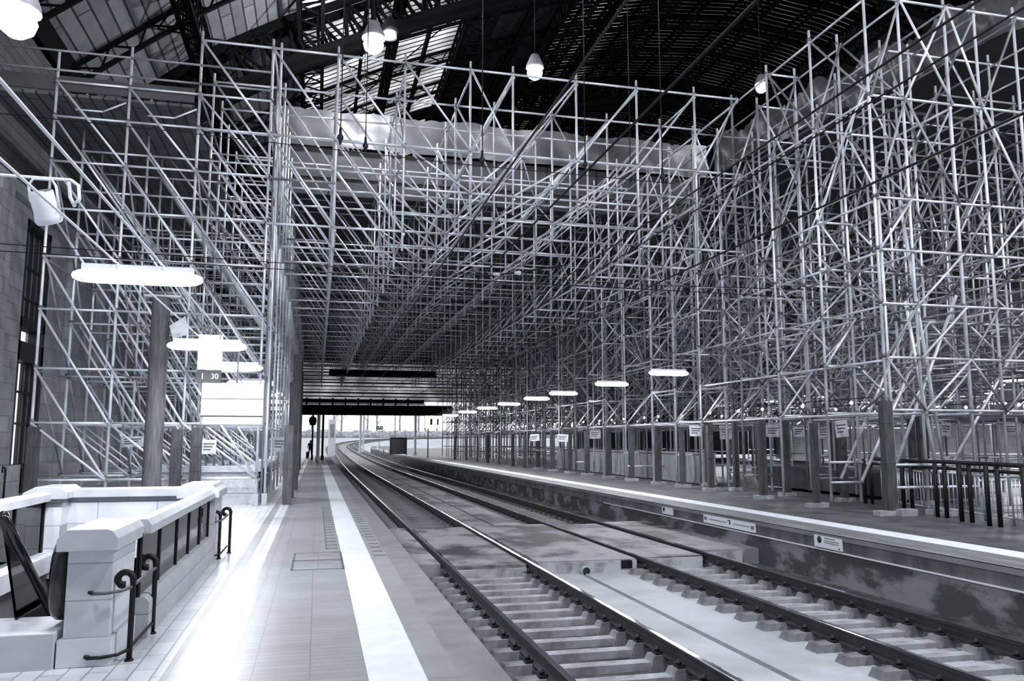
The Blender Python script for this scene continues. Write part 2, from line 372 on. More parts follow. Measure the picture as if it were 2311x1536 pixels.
# ground and far landscape
b = MB()
vs = []; fs = []; gy = [88, 120, 150, 180, 210, 240, 270, 300, 340, 420]
for y in gy:
    for x in (-140, -9, PX0-.2, PX1+2, 40, 200): vs.append((x, y, -.95+dz(y)-.0))
for i in range(len(gy)-1):
    for k in range(5): fs.append((i*6+k, i*6+k+1, (i+1)*6+k+1, (i+1)*6+k))
b.add(vs, fs); struct('floor_open_ground', b, M['ground'])
b = MB(); b.box(-60, 52, -14, 90, -1.25, -1.06); struct('floor_subbase', b, M['bed'])

# rails, sleepers
def railprof(cx, zt=-.55):
    return [(cx-.07, zt-.17), (cx+.07, zt-.17), (cx+.07, zt-.155), (cx+.014, zt-.135), (cx+.012, zt-.045), (cx+.036, zt-.035), (cx+.036, zt-.006), (cx+.026, zt), (cx-.026, zt), (cx-.036, zt-.006), (cx-.036, zt-.035), (cx-.012, zt-.045), (cx-.014, zt-.135), (cx-.07, zt-.155)]
def track(cx, label, dxc=0):
    t = thing('railway_track', label, 'railway track', (cx, 8, -.85))
    for s in (-1, 1):
        rx = cx + s*.75; b = MB(); prof = railprof(rx); n = len(prof)
        sweep(b, prof, -3, 297, 0)
        for i in range((len(b.f)-2)//n):
            b.mi[i*n+7] = 1; b.mi[i*n+6] = 1; b.mi[i*n+8] = 1
        b.build('rail', [M['railside'], M['railtop']], t)
    proto = None
    ys = [3.6+.56*k for k in range(20)] + [21.6+.6*k for k in range(76)]
    for y in ys:
        near = y < 15
        if y > 14.3 and y < 21: continue
        z0 = -.86+dz(y); jit = 0
        key = 'near' if near else 'far'
        if key not in sl_proto:
            mb = MB()
            if near:
                mb.box(-.72, .72, -.085, .085, 0, .085, 0)
                for s in (-1, 1): mb.frust(s*.84-.34, s*.84+.31, -.135, .135, 0, .15, .07, .04, 1)
            else:
                mb.box(-.5, .5, -.1, .1, -.02, .075, 1)
                for s in (-1, 1): mb.frust(s*.86-.28, s*.86+.28, -.12, .12, 0, .14, .06, .04, 1)
            so = mb.build('sleeper', [M['sleeper'], M['sleeperD']]); fo = []
            for s in (-1, 1):
                f = MB()
                for q in (-1, 1):
                    xx = s*.75+q*.105
                    f.box(xx-.035, xx+.035, -.06, .06, .145, .175); f.tube((xx, 0, .16), (xx, 0, .235), .018, 6); f.tube((xx, 0, .19), (xx, 0, .215), .032, 6)
                    f.bar((xx, 0, .19), (s*.75+q*.04, 0, .165), .05, .014)
                    f.bar((xx, .02, .175), (xx, .3, .125), .035, .02)
                fo.append(f.build('fastening', M['bolt'], so))
            sl_proto[key] = (so, fo); first = True
        else: first = False
        so, fo = sl_proto[key]
        if not first:
            s2 = so.copy(); C.objects.link(s2)
            for f in fo: f2 = f.copy(); C.objects.link(f2); f2.parent = s2
            so = s2
        so.parent = t; so.location = (dx(y), y-8, z0+.85)
    return t
sl_proto = {}
track(3.125, 'near railway track beside the left platform, its first sleepers laid bare')
track(6.87, 'far railway track beside the right platform wall, white concrete around its sleepers')

# walls of the hall
WX = -9.0
b = MB()
D0, D1 = 27.2, 29.6
b.box(WX-.6, WX, -12, D0, -.9, 9.2, 0); b.box(WX-.6, WX, D1, 92, -.9, 9.2, 0); b.box(WX-.6, WX, D0, D1, 8.6, 9.2, 0)
b.box(WX-.6, WX-.05, -12, 92, 9.2, 14.4, 1)
wl = b.build('wall_left', [M['stonewall'], M['upperwall']]); wl['kind'] = 'structure'
b = MB(); b.box(WX-.2, WX+.22, -12, 92, 8.95, 9.3); struct('trim_2', b, M['stonewall'])
b = MB()
for y in (20.8, 24.2, 31.5, 35.5, 41, 47, 53, 59, 65): b.box(WX-.1, WX+.3, y, y+.95, 0, 8.95)
struct('trim_3', b, M['stonewall'])
b = MB(); b.box(WX-.1, WX+.36, -12, D0-.15, 0, .95); b.box(WX-.1, WX+.36, D1+.15, 92, 0, .9); struct('baseboard_left', b, M['stonewall'])
b = MB(); b.prism([(WX-.3, 14.2), (WX+.15, 14.2), (WX+.5, 15.0), (WX+.35, 16.4), (WX-.5, 16.2)], -12, 92, 'y'); struct('trim_4', b, M['iron'])
# tall door with a window above
d = MB().box(WX-.45, WX-.02, D0, D0+.22, 0, 8.6).box(WX-.45, WX-.02, D1-.22, D1, 0, 8.6).box(WX-.45, WX-.02, D0, D1, 4.15, 4.75).box(WX-.45, WX-.02, D0, D1, 8.4, 8.6).box(WX-.45, WX-.02, D0, D1, 5.2, 5.5)
door = struct('door_1', d, M['frame'])
f = MB()
for k in range(5):
    y = D0+.22+k*(D1-D0-.44)/4; f.box(WX-.34, WX-.2, y-.05, y+.05, 0, 4.2); f.box(WX-.34, WX-.2, y-.04, y+.04, 5.4, 8.4)
for z in (.9, 2.2, 3.2, 6.2, 7.2): f.box(WX-.33, WX-.22, D0+.2, D1-.2, z-.035, z+.035)
f.box(WX-.36, WX-.2, D0+.2, D1-.2, 0, .8); f.build('glazing_bar', M['frame'], door)
f = MB(); f.box(WX-.3, WX-.28, D0+.76, D0+1.2, .85, 4.1); f.build('pane', M['winl'], door)
f = MB(); f.box(WX-.3, WX-.28, D0+.22, D0+.74, .85, 4.1); f.box(WX-.3, WX-.28, D0+1.22, D1-.22, .85, 4.1); f.box(WX-.3, WX-.28, D0+.22, D1-.22, 5.5, 8.4); f.build('pane', M['wind'], door)
b = MB(); b.box(-10, 62, -12.6, -12, -1, 30); struct('wall_back', b, M['stonewall'])
b = MB(); b.box(57, 57.6, -12, 92, -1, 16); struct('wall_right', b, M['stonewall'])

b = MB()
b.prism([(30, 0), (57.3, 0), (57.3, 13.5), (41, 24), (30, 26.5)], 91.6, 92, 'y', 0)
b.prism([(-9.3, 10.6), (30, 10.6), (30, 26.5), (24, 27.6), (6.2, 23.4), (-3.1, 18.9), (-9.3, 14.2)], 91.6, 92, 'y', 0)
b.box(-9.3, 30, 91.6, 91.65, 6.1, 10.6, 1)
for k in range(12): b.box(-9.3, 30, 91.4, 91.6, 6.2+k*.38, 6.2+k*.38+.07+.05*(k % 3), 0)
struct('wall_end', b, [M['ply'], M['gable']])
# ------------------------------------------------------------------ roof
PT = [(-9.3, 14.2), (-8, 15.3), (-6.7, 16.3), (-5.5, 17.3), (-4.4, 18.1), (-3.1, 18.9), (-1.75, 19.7), (0, 20.5), (2.7, 21.9), (6.2, 23.4), (8.7, 24.3), (13.8, 25.9), (19, 27.1), (24, 27.6)]
PT = PT + [(48-x, z) for x, z in PT[-2::-1]]
def P(x): return interp(x, PT)
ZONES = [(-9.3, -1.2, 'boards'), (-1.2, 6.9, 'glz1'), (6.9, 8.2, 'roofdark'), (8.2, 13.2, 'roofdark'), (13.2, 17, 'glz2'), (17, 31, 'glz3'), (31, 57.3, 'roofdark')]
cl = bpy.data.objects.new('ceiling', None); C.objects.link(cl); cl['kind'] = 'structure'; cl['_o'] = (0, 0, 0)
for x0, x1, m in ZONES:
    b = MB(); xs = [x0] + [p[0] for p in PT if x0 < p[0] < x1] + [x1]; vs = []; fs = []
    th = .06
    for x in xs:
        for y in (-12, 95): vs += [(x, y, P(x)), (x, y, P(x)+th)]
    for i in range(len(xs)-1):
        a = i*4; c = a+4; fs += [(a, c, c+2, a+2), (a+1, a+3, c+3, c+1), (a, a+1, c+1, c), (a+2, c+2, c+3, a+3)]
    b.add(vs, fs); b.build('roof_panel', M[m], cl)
def arch(y, depth, heavy):
    b = MB(); w_ = .34 if heavy else .16; h = .3 if heavy else .13
    N = 56; pts = [(-8.7 + (56.7+8.7)*i/N) for i in range(N+1)]
    def top(x): return (x, y, P(x)-.12)
    def nrm(x):
        e = .5; s = (P(x+e)-P(x-e))/(2*e); L = math.hypot(1, s); return (s/L, -1/L)
    def bot(x): nx, nz = nrm(x); return (x+nx*depth, y, P(x)-.12+nz*depth)
    for i in range(N):
        a, c = pts[i], pts[i+1]
        if a > 34: continue
        b.bar(top(a), top(c), w_, h); b.bar(bot(a), bot(c), w_, h)
        k = .12 if heavy else .06
        b.bar(top(a), bot((a+c)/2), k, k); b.bar(bot((a+c)/2), top(c), k, k)
        if heavy: b.bar(top(a), bot(a), k, k)
    b.build('arch_rib', M['iron'], cl)
for k in range(22):
    y = 4.1 + 4.2*k; arch(y, 1.7 if k % 4 == 3 else .55, k % 4 == 3)
    if k % 4 == 3: arch(y+.9, 1.7, True)
def purlin(x, depth, width, y0=-10, y1=94):
    b = MB(); z = P(x)-.2; n = int((y1-y0)/1.05)
    for xx in ((x-width/2, x+width/2) if width else (x,)):
        b.bar((xx, y0, z), (xx, y1, z), .14, .14); b.bar((xx, y0, z-depth), (xx, y1, z-depth), .16, .14)
        for i in range(n):
            a = y0+i*1.05; b.bar((xx, a, z), (xx, a+.52, z-depth), .06, .06); b.bar((xx, a+.52, z-depth), (xx, a+1.05, z), .06, .06)
    if width:
        for i in range(n):
            a = y0+i*1.05
            b.bar((x-width/2, a, z-depth), (x+width/2, a+.52, z-depth), .05, .07); b.bar((x+width/2, a+.52, z-depth), (x-width/2, a+1.05, z-depth), .05, .07)
    b.build('lattice_purlin', M['iron'], cl)
for x, d_, w_ in [(-4.9, 1.2, .5), (-.75, 1.1, .95), (1.6, .3, 0), (3.1, .8, .3), (5, .3, 0), (7.4, 1.2, 1.3), (10.4, .7, 0), (12.9, 1.2, 1.2), (15.4, .8, .3), (18, 1.2, 1.1), (21, .6, 0), (24, 1.2, 1.1), (27.5, .6, 0), (31, 1.1, 1.0)]: purlin(x, d_, w_)
b = MB()
for k in range(0, 22, 2):
    y = 4.1+4.2*k
    for x in (-6, 0, 6.5, 12.5): b.tube((x, y, P(x)-.5), (x+6, y+8.4, P(x+6)-.5), .035, 5); b.tube((x+6, y, P(x+6)-.5), (x, y+8.4, P(x)-.5), .035, 5)
b.build('wind_brace', M['iron'], cl)

# ================================================================== SCAFFOLDS
ROWS = [22, 24.6, 26.65, 28.7, 31.4, 34.1]
while ROWS[-1] < 80: ROWS.append(ROWS[-1] + (2.05, 2.05, 2.7, 2.7)[(len(ROWS)-6) % 4])
def psize(a, c, r):
    m = (Vector(a)+Vector(c))/2 - Vector((0, 0, CZ)); return (Vector(a)-Vector(c)).length*r/max(1, m.length_squared)*(1 if m.dot(FW) > 0 else 0)
class Scaf:
    def __init__(s, root): s.root = root; s.p = {'standard': [], 'ledger': [], 'brace': [], 'transom': []}; s.nodes = set()
    def tube(s, kind, a, c, r=.034, m='tube'):
        s.p[kind].append((psize(a, c, r), tuple(a), tuple(c), r, m))
    def node(s, x, y, z): s.nodes.add((round(x, 2), round(y, 2), round(z, 2)))
    def finish(s, cap=100):
        for kind, L in s.p.items():
            L.sort(key=lambda t: -t[0])
            for q, a, c, r, m in L[:cap]: MB().tube(a, c, r, 10).build(kind, M[m], s.root)
            if L[cap:]:
                b = MB()
                for q, a, c, r, m in L[cap:]: b.tube(a, c, r, 6 if q > 2e-5 else 5, 0 if m == 'tube' else 1)
                b.build(kind, [M['tube'], M['tube2']], s.root)['kind'] = 'stuff'
        nd = sorted(s.nodes, key=lambda p: p[1])
        for p in nd[:cap]: MB().lathe([(.02, -.05), (.062, -.04), (.062, .04), (.02, .05)], p, 8).build('coupler', M['coupler'], s.root)
        if nd[cap:]:
            b = MB()
            for p in nd[cap:cap+2600]: b.lathe([(.02, -.04), (.058, -.03), (.058, .03), (.02, .04)], p, 5)
            b.build('coupler', M['coupler'], s.root)['kind'] = 'stuff'
TOP = 12.5
# 1. bridge over the tracks
br = Scaf(thing('scaffold_bridge', 'light steel tube scaffold deck truss spanning high over both railway tracks', 'scaffolding', (4, 22, 0)))
XB = [-1.5, .28, 2.17, 4.09, 5.38, 7.36, 9.32, 11.27, 12.75]
ZB = {-1.5: 7.5, .28: 7.5, 2.17: 7.5, 4.09: 8.75, 5.38: 8.75, 7.36: 8.75, 9.32: 7.5, 11.27: 7.5, 12.75: 7.5}
for ri, y in enumerate(ROWS):
    m = 'tube'
    for i, x in enumerate(XB):
        zb = ZB[x]
        if i not in (0, len(XB)-1):
            br.tube('standard', (x, y, zb-.55), (x, y, TOP+.28), m=m)
        for z in (TOP, 10, zb): br.node(x, y, z+.04)
        if ri+1 < len(ROWS):
            y2 = ROWS[ri+1]
            for z in (TOP-.06, 10-.06, zb-.06):
                br.tube('transom', (x+.04, y, z), (x+.04, y2, z), .03, m)
            if i in (2, 5) or (i in (0, 6) and ri % 2): br.tube('brace', (x+.03, y, zb if ri % 2 else 10), (x+.03, y2, 10 if ri % 2 else TOP), .028, 'tube2')
        if i+1 < len(XB):
            x2 = XB[i+1]; zb2 = max(zb, ZB[x2])
            for z in sorted({TOP, 10, zb2}): br.tube('ledger', (x, y-.05, z), (x2, y-.05, z), m=m)
            if zb2 == 7.5 and R.random() < .5: br.tube('ledger', (x, y-.05, 8.75), (x2, y-.05, 8.75), m='tube2')
            if i < 3: a, c = x, x2
            elif i == 3:
                br.tube('brace', (x, y-.1, TOP), (x2, y-.1, 10), .032); br.tube('brace', (x2, y-.1, TOP), (x, y-.1, 10), .032)
                br.tube('brace', (x2, y-.1, 10), (x, y-.1, 8.75), .03); continue
            else: a, c = x2, x
            br.tube('brace', (a, y-.1, TOP), (c, y-.1, 10), .033, m); br.tube('brace', (a, y-.1, 10), (c, y-.1, zb2), .033, m)
br.finish()
# 2. scaffold tower along the station building
lf = Scaf(thing('scaffold_tower', 'steel tube scaffold standing on the left platform against the station building', 'scaffolding', (-4, 22, 0)))
XL = [-6.85, -5.1, -3.36, -1.5]; ZL = [.7, 2.1, 3.45, 4.95, 6.3, 7.55, 8.8, 10.0, 10.95]
for ri, y in enumerate(ROWS[:20]):
    for i, x in enumerate(XL):
        zt = (11.75, 12.1, TOP+.28, TOP+.28)[i]
        lf.tube('standard', (x, y, .12), (x, y, zt), .036)
        if i == 3:
            lf.tube('standard', (x+.22, y, .12), (x+.22, y, TOP+.2), .034)
            lf.tube('standard', (x+.1, y+.5, .12), (x+.1, y+.5, 10.2), .03, 'tube2')
        for z in ZL: lf.node(x, y, z+.04)
        if ri < 19:
            y2 = ROWS[ri+1]
            for z in ZL[::2]: lf.tube('transom', (x+.04, y, z-.06), (x+.04, y2, z-.06), .028, 'tube2')
            if i == 3:
                for z in (2.1, 4.95, 7.55, 10): lf.tube('transom', (x+.22, y, z-.1), (x+.22, y2, z-.1), .028)
                lf.tube('brace', (x+.25, y, 10), (x+.25, y2, 7.5), .028); lf.tube('brace', (x+.25, y, 7.5), (x+.25, y2, 5), .028)
            if i in (0, 1, 2) and ri < 12:
                for k in (1, 3, 5): lf.tube('brace', (x+.05, y, ZL[k+1]), (x+.05, y2, ZL[k-1]), .026, 'tube2')
        if i < 3:
            x2 = XL[i+1]
            for z in ZL: lf.tube('ledger', (x, y-.05, z), (x2, y-.05, z), .03)
            if ri == 0:
                for z in (11.25, 11.78): lf.tube('ledger', (x if i else -8.6, y-.05, z), (x2, y-.05, z), .03, 'tube2')
            for k in range(1, len(ZL), 2 if ri % 2 else 1):
                if k % 2 == i % 2 or ri < 5:
                    lf.tube('brace', (x, y-.1, ZL[k]), (x2, y-.1, ZL[max(0, k-2)]), .03)
                    if ri % 3 == 1: lf.tube('brace', (x+.12, y+.4, ZL[k]), (x2+.12, y+.4, ZL[max(0, k-2)]), .026)
            if i == 2:
                lf.tube('brace', (x, y-.1, TOP), (x2, y-.1, 10), .033); lf.tube('ledger', (x, y-.05, TOP), (x2, y-.05, TOP))
lf.finish()
# 3. scaffold on the right platform
rt = Scaf(thing('scaffold_tower', 'dense forest of steel scaffold tubes filling the right platform from floor to roof', 'scaffolding', (16, 15.6, 0)))
XR = [12.55, 13.5, 14.85, 15.75, 16.96, 18.4, 19.9, 21.4, 22.9, 24.6, 26.4, 28.2]
ZR = [.62, 1.12, 2.35, 3.55, 4.8, 6.07, 7.32, 9.82, TOP-.15]
RR = [15.6, 17.85, 19.9] + ROWS
for ri, y in enumerate(RR):
    for i, x in enumerate(XR):
        if i > 7 and ri > 14: continue
        xx = x + (R.uniform(-.05, .05) if ri else 0)
        m = 'tube' if (ri < 3 or R.random() < .6) else 'tube2'
        rt.tube('standard', (xx, y, .15), (xx, y, TOP+.15), .036, m)
        if ri > 2 and R.random() < .35: rt.tube('standard', (xx+.3, y+.6, .1), (xx+.3+R.uniform(-.2, .2), y+.6, R.choice((6.2, 8, 10.2))), .03, 'tube2')
        if i == 0 and ri == 0: rt.tube('standard', (xx+.12, y, 0), (xx+.1, y, 7.5), .034)
        for z in ZR[2:]:
            if ri < 14: rt.node(xx, y, z+.04)
        if ri+1 < len(RR):
            y2 = RR[ri+1]
            for k, z in enumerate(ZR[2:]):
                if ri < 3 or R.random() < .62: rt.tube('transom', (x+.04, y, z-.06), (x+.04, y2, z-.06), .03, 'tube' if i == 0 or R.random() < .4 else 'tube2')
            for k in range(2, len(ZR)-1):
                if R.random() < .3: 
                    a, c = (ZR[k], ZR[k+1]) if R.random() < .5 else (ZR[k+1], ZR[k])
                    rt.tube('brace', (x+.06, y, a), (x+.06, y2, c), .028, 'tube2')
        if i+1 < len(XR):
            x2 = XR[i+1]
            for k, z in enumerate(ZR):
                if (ri == 0 and (k in (3, 4, 5, 6, 7, 8) or i < 2)) or R.random() < (.75 if k > 1 else .3):
                    rt.tube('ledger', (x, y-.05, z), (x2, y-.05, z), .032, 'tube' if ri < 2 or R.random() < .55 else 'tube2')
            for k in range(2, len(ZR)-1):
                q = R.random(); mm = 'tube' if R.random() < .6 else 'tube2'
                z1, z2 = ZR[k], ZR[k+1]
                if q < .62: rt.tube('brace', (x2, y-.1, z2), (x, y-.1, z1), .03, mm)
                if q > .5 and q < .86: rt.tube('brace', (x, y-.1, z2), (x2, y-.1, z1), .03, mm)
# long raking tubes leaning through the front bays
for q in range(70):
    x = R.uniform(12.6, 24); y = R.choice(RR[:12])+R.uniform(.2, 1.4); z = R.uniform(2.2, 7.5); L = R.uniform(3, 5.5); d_ = R.choice((1, 1, 1, -1))
    rt.tube('brace', (x, y, z), (x+d_*R.uniform(.7, 1.5), y+R.uniform(-.4, .4), min(TOP, z+L)), .032, R.choice(('tube', 'tube2')))
for x, y, x2, z in [(13.9, 15.7, 13.3, 4.9), (14.2, 15.8, 13.4, 7.4), (13.0, 16.2, 15.2, 5.2), (13.0, 18.0, 15.6, 5.4), (15.2, 17, 17.8, 4.2), (12.7, 16.8, 14.3, 3.5)]:
    rt.tube('brace', (x, y, .7), (x2, y, z), .04)
rt.finish()

# decks, toe boards and sheeting carried by the scaffolds
b = MB(); b.box(-8.5, -3.5, 22.1, 40, 10.62, 10.70)
d1 = tag(b.build('scaffold_deck', M['deckb']), 'boarded working deck at the top of the left scaffold', 'scaffold deck')
b = MB(); b.box(-8.4, -3.5, 22.0, 22.06, 10.72, 11.12); tag(b.build('toe_board', M['ply']), 'dark toe board along the front edge of the left working deck', 'board')
def bracket(mb, x, y):
    mb.tube((x, y, 10.5), (x-.55, y, 10.2), .025, 6); mb.tube((x-.55, y, 10.2), (x-1.2, y, 10.2), .025, 6)
b = MB(); bracket(b, -5.15, 21.9); tag(b.build('deck_bracket', M['tube']), 'cranked tube bracket under the left deck, left of the pair', 'bracket')
b = MB(); bracket(b, -3.4, 21.9); tag(b.build('deck_bracket', M['tube']), 'cranked tube bracket under the left deck, right of the pair', 'bracket')
b = MB()
y = 33.2
while y < 79:
    b.box(-1.8, 16.75, y, y+2.41, TOP+.12, TOP+.2); y += 2.42
tag(b.build('scaffold_deck', M['ply']), 'dark boarded deck roofing the rear of the scaffold bridge', 'scaffold deck')
def sheeting(name, label, A, Bp, z0, z1, m, wob=.12, n=60, wavy=.25):
    A = Vector(A); Bp = Vector(Bp); d = (Bp-A); side = Vector((-d.y, d.x, 0)).normalized(); b = MB(); vs = []; K = 8; rr = random.Random(5)
    top = [z1 + wavy*math.sin(i*.37)*.5 + rr.uniform(-wavy, wavy)*.35 for i in range(n+1)]
    for sgn in (0, .02):
        for i in range(n+1):
            p = A + d*i/n
            for k in range(K+1):
                o = wob*(math.sin(i*.9+k*.3)*.5+math.sin(i*.31+k*.8)*.5+rr.uniform(-.3, .3)) if sgn == 0 else None
                if sgn == 0: vs.append(p + side*o + Vector((0, 0, z0+(top[i]-z0)*k/K)))
        if sgn: vs += [v + side*sgn for v in vs[:(n+1)*(K+1)]]
    fs = []
    for off in (0, (n+1)*(K+1)):
        for i in range(n):
            for k in range(K):
                a = off+i*(K+1)+k; fs.append((a, a+K+1, a+K+2, a+1))
    b.add(vs, fs, 0, True); return tag(b.build(name, m), label, 'sheeting')
sheeting('plastic_sheeting', 'pale crumpled plastic sheet closing the scaffold deck across the tracks', (-2.2, 33, 0), (17.5, 33, 0), 13.9, 15.45, M['sheet'], .07, 90, .09)
sheeting('plastic_sheeting', 'ragged pale sheet draped along the top of the right scaffold', (17.0, 31.5, 0), (19.6, 17, 0), 13.6, 15.1, M['sheet'], .16, 90, .35)
b = MB(); b.box(16.8, 30, 22, 79, TOP+.2, TOP+.3); tag(b.build('scaffold_deck', M['ply']), 'dark boarded deck on top of the right scaffold', 'scaffold deck')
b = MB()
for k in range(8): b.box(-2+k*2.35, .3+k*2.35, 33.3, 33.4, 11.9, 13.9)
tag(b.build('deck_fascia', M['fasc']), 'row of grey panels hanging below the pale plastic sheet', 'panel')

# ------------------------------------------------------------------ timber posts guarding the scaffold feet
def timber_post(x, y, h, w_, label, group, m='timber', block=True):
    t = thing('timber_post', label, 'post', (x, y, 0), group)
    b = MB(); b.box(x-w_/2, x+w_/2, y-w_*.4, y+w_*.4, .12 if block else 0, h); b.build('shaft', M[m], t, .012)
    for zz in (h-.5, h*.45): b = MB(); b.box(x-w_/2-.006, x+w_/2+.006, y-w_*.4-.006, y+w_*.4+.006, zz, zz+.02); b.build('strap', M[m], t)
    return t
def foot_block(x, y, w_, label, group, h=.12):
    b = MB(); b.box(x-w_/2, x+w_/2, y-.12, y+.12, 0, h); o = b.build('foot_block', M['block'], None, .01); tag(o, label, 'block', group)
pr = [(12.5, 15.6, 2.55, .24), (12.2, 17.9, 2.1, .16), (12.46, 20.8, 2.2, .22), (12.75, 24.5, 2.4, .2), (12.75, 26.6, 2.1, .18), (12.75, 28.7, 2.2, .22), (12.75, 31.4, 2.1, .22), (12.75, 34.1, 2.1, .24),
      (12.7, 36.9, 2.1, .22), (12.7, 39.6, 2.1, .22), (12.7, 42.7, 2.1, .22), (12.7, 45.7, 2.1, .22), (12.7, 48.8, 2.1, .2), (12.7, 52, 2.1, .2), (12.7, 56, 2.1, .2), (12.7, 60, 2.1, .2), (12.7, 64, 2.1, .2), (12.7, 69, 2.1, .2), (12.7, 75, 2.1, .2)]
for k, (x, y, h, w_) in enumerate(pr):
    lab = 'thickest timber post on stacked blocks, at the near corner of the right scaffold' if k == 0 else 'brown timber post along the edge of the right scaffold, %s from the camera' % ORD[k]
    timber_post(x, y, h, w_, lab, 'timber posts along the right platform', block=k < 12)
    if k < 12:
        foot_block(x, y, .55 if k else .75, 'pale foot block under the %s timber post of the right platform' % ORD[k], 'foot blocks on the right platform')
for k, (x, y, h, w_) in enumerate([(13.8, 21.7, 2.3, .2), (14.1, 19.4, 1.95, .2), (13.64, 24.4, 2.4, .17), (14.2, 27.5, 2.4, .18), (15.4, 17.9, 2.5, .2), (16.9, 20, 2.5, .2), (17.5, 24.5, 2.5, .22), (19, 22, 2.5, .22), (15.6, 30, 2.4, .2)]):
    timber_post(x, y, h, w_, 'dark timber post inside the right scaffold, %s of the inner row' % ORD[k], 'timber posts inside the right scaffold', 'timberL')
    foot_block(x, y, .5, 'foot block of the %s inner timber post on the right' % ORD[k], 'foot blocks on the right platform')
foot_block(12.75, 15.42, .42, 'second pale block lying beside the near corner post of the right scaffold', 'foot blocks on the right platform', .16)
foot_block(13.75, 15.5, .7, 'long pale block under the paired tubes next to the black railing', 'foot blocks on the right platform', .13)
foot_block(13.7, 15.2, .5, 'low block in front of the long block beside the black railing', 'foot blocks on the right platform', .08)
for k, (x, y, h, w_) in enumerate([(-.72, 22.1, 2.06, .24), (-.72, 24.7, 3.4, .22), (-.72, 28.7, 4.6, .26), (-.86, 34.1, 5.2, .3), (-.95, 41, 5.6, .3), (-1.05, 50, 5.8, .3)]):
    timber_post(x, y, h, w_, 'brown timber post at the edge of the left scaffold, %s from the camera' % ORD[k], 'timber posts along the left platform', block=False)
for k, (x, y, h) in enumerate([(-6.75, 21.9, 2.0), (-3.45, 21.8, 1.95), (-2.95, 21.6, 2.0), (-1.85, 27.5, 2.0)]):
    timber_post(x, y, h, .26, ['timber post against the station doorway, leftmost of the left platform', 'timber post left of the pale notice behind the parapet', 'timber post right beside the pale notice behind the parapet', 'dark timber post under the lit sign box'][k], 'timber posts behind the parapet', 'timberL', False)
for k, x in enumerate((-1.5, -1.28)): foot_block(x, 22.0, .14, ('left', 'right')[k] + ' upright base block under the twin tubes beside the left platform', 'base blocks of the left scaffold', .3)
# tall old column
t = thing('timber_column', 'tall thick round timber column rising behind the stairwell parapet', 'column', (-3.3, 18, 0))
b = MB(); b.lathe([(.19, 0), (.185, 4.6), (.17, 4.68)], (-3.3, 18, 0), 20); b.build('shaft', M['timber'], t)
b = MB(); b.box(-3.62, -2.9, 17.9, 18.1, 4.68, 4.73); b.build('cap_plate', M['grey'], t)
b = MB(); b.add([(-3.08, 17.78, 4.05), (-2.8, 17.97, 4.3), (-2.72, 17.9, 3.9), (-3.0, 17.8, 3.78), (-3.08, 17.80, 4.05), (-2.8, 17.99, 4.3), (-2.72, 17.92, 3.9), (-3.0, 17.82, 3.78)], [(0, 1, 2, 3), (7, 6, 5, 4), (0, 4, 5, 1), (1, 5, 6, 2), (2, 6, 7, 3), (3, 7, 4, 0)])
tag(b.build('notice_sheet', M['paper']), 'curled pale sheet stuck to the tall round timber column', 'notice')

# ------------------------------------------------------------------ stairwell parapet (near)
t = thing('stair_parapet', 'pale stone parapet with glass panels around the stairwell at left front', 'parapet', (-1.435, 6.7, .2))
b = MB(); b.box(-1.78, -1.47, 6.72, 7.48, .2, .83); b.build('pier', M['pierstone'], t)
b = MB(); b.box(-1.81, -1.44, 6.68, 7.5, 0, .2); b.build('pier_base', M['pierstone'], t, .006)
b = MB(); b.prism([(-1.84, .84), (-1.42, .84), (-1.42, .93), (-1.46, .985), (-1.5, 1.0), (-1.78, 1.0), (-1.84, .93)], 6.62, 7.56); b.build('coping', M['cap'], t, .006)
b = MB(); b.prism([(-1.53, .86), (-1.36, .86), (-1.36, .93), (-1.40, .985), (-1.49, .985), (-1.53, .93)], 7.56, 12.0); b.build('top_rail', M['cap'], t, .004)
b = MB(); b.prism([(-1.66, 0), (-1.34, 0), (-1.34, .30), (-1.38, .34), (-1.62, .34)], 7.5, 12.05); b.build('kerb', M['limestoney'], t)
b = MB(); b.box(-1.78, -1.36, 12.02, 12.9, 0, .86); b.build('end_pier', M['limestone'], t)
b = MB(); b.prism([(-1.86, .86), (-1.3, .86), (-1.3, .96), (-1.36, 1.0), (-1.4, 1.05), (-1.8, 1.05), (-1.86, .96)], 11.95, 12.98); b.build('end_pier_cap', M['cap'], t, .01)
for k, y in enumerate((7.52, 8.38, 9.36, 10.2, 11.1, 11.95)):
    b = MB(); b.box(-1.46, -1.42, y-.02, y+.02, .34, .87); b.build('mullion', M['dark'], t)
b = MB(); b.box(-1.45, -1.435, 7.5, 12, .35, .86); b.build('glass_panel', M['glass'], t)
# back wall
b = MB(); b.box(-3.5, -1.78, 12.6, 12.85, -.2, .86); b.build('back_wall', M['limestone'], t)
b = MB(); b.box(-3.5, -1.8, 12.52, 12.95, .86, .98); b.build('back_coping', M['cap'], t, .01)
b = MB(); b.box(-3.72, -3.38, 12.3, 12.85, -.2, .86); b.build('corner_pier', M['limestone'], t)
b = MB(); b.prism([(-3.85, .86), (-3.3, .86), (-3.3, .96), (-3.4, 1.03), (-3.7, 1.03), (-3.85, .95)], 12.2, 12.98); b.build('corner_cap', M['cap'], t, .01)
b = MB(); b.prism([(-3.72, .84), (-3.5, .84), (-3.5, .93), (-3.55, .96), (-3.68, .96), (-3.72, .93)], 7, 12.3); b.build('left_rail', M['cap'], t)
b = MB(); b.prism([(-3.75, -.1), (-3.45, -.1), (-3.45, .12), (-3.5, .15), (-3.75, .15)], 7, 12.3); b.build('left_kerb', M['cap'], t)
for y in (8, 9.1, 10.2, 11.2, 12.28): b = MB(); b.box(-3.62, -3.58, y-.02, y+.02, .15, .84); b.build('mullion', M['dark'], t)
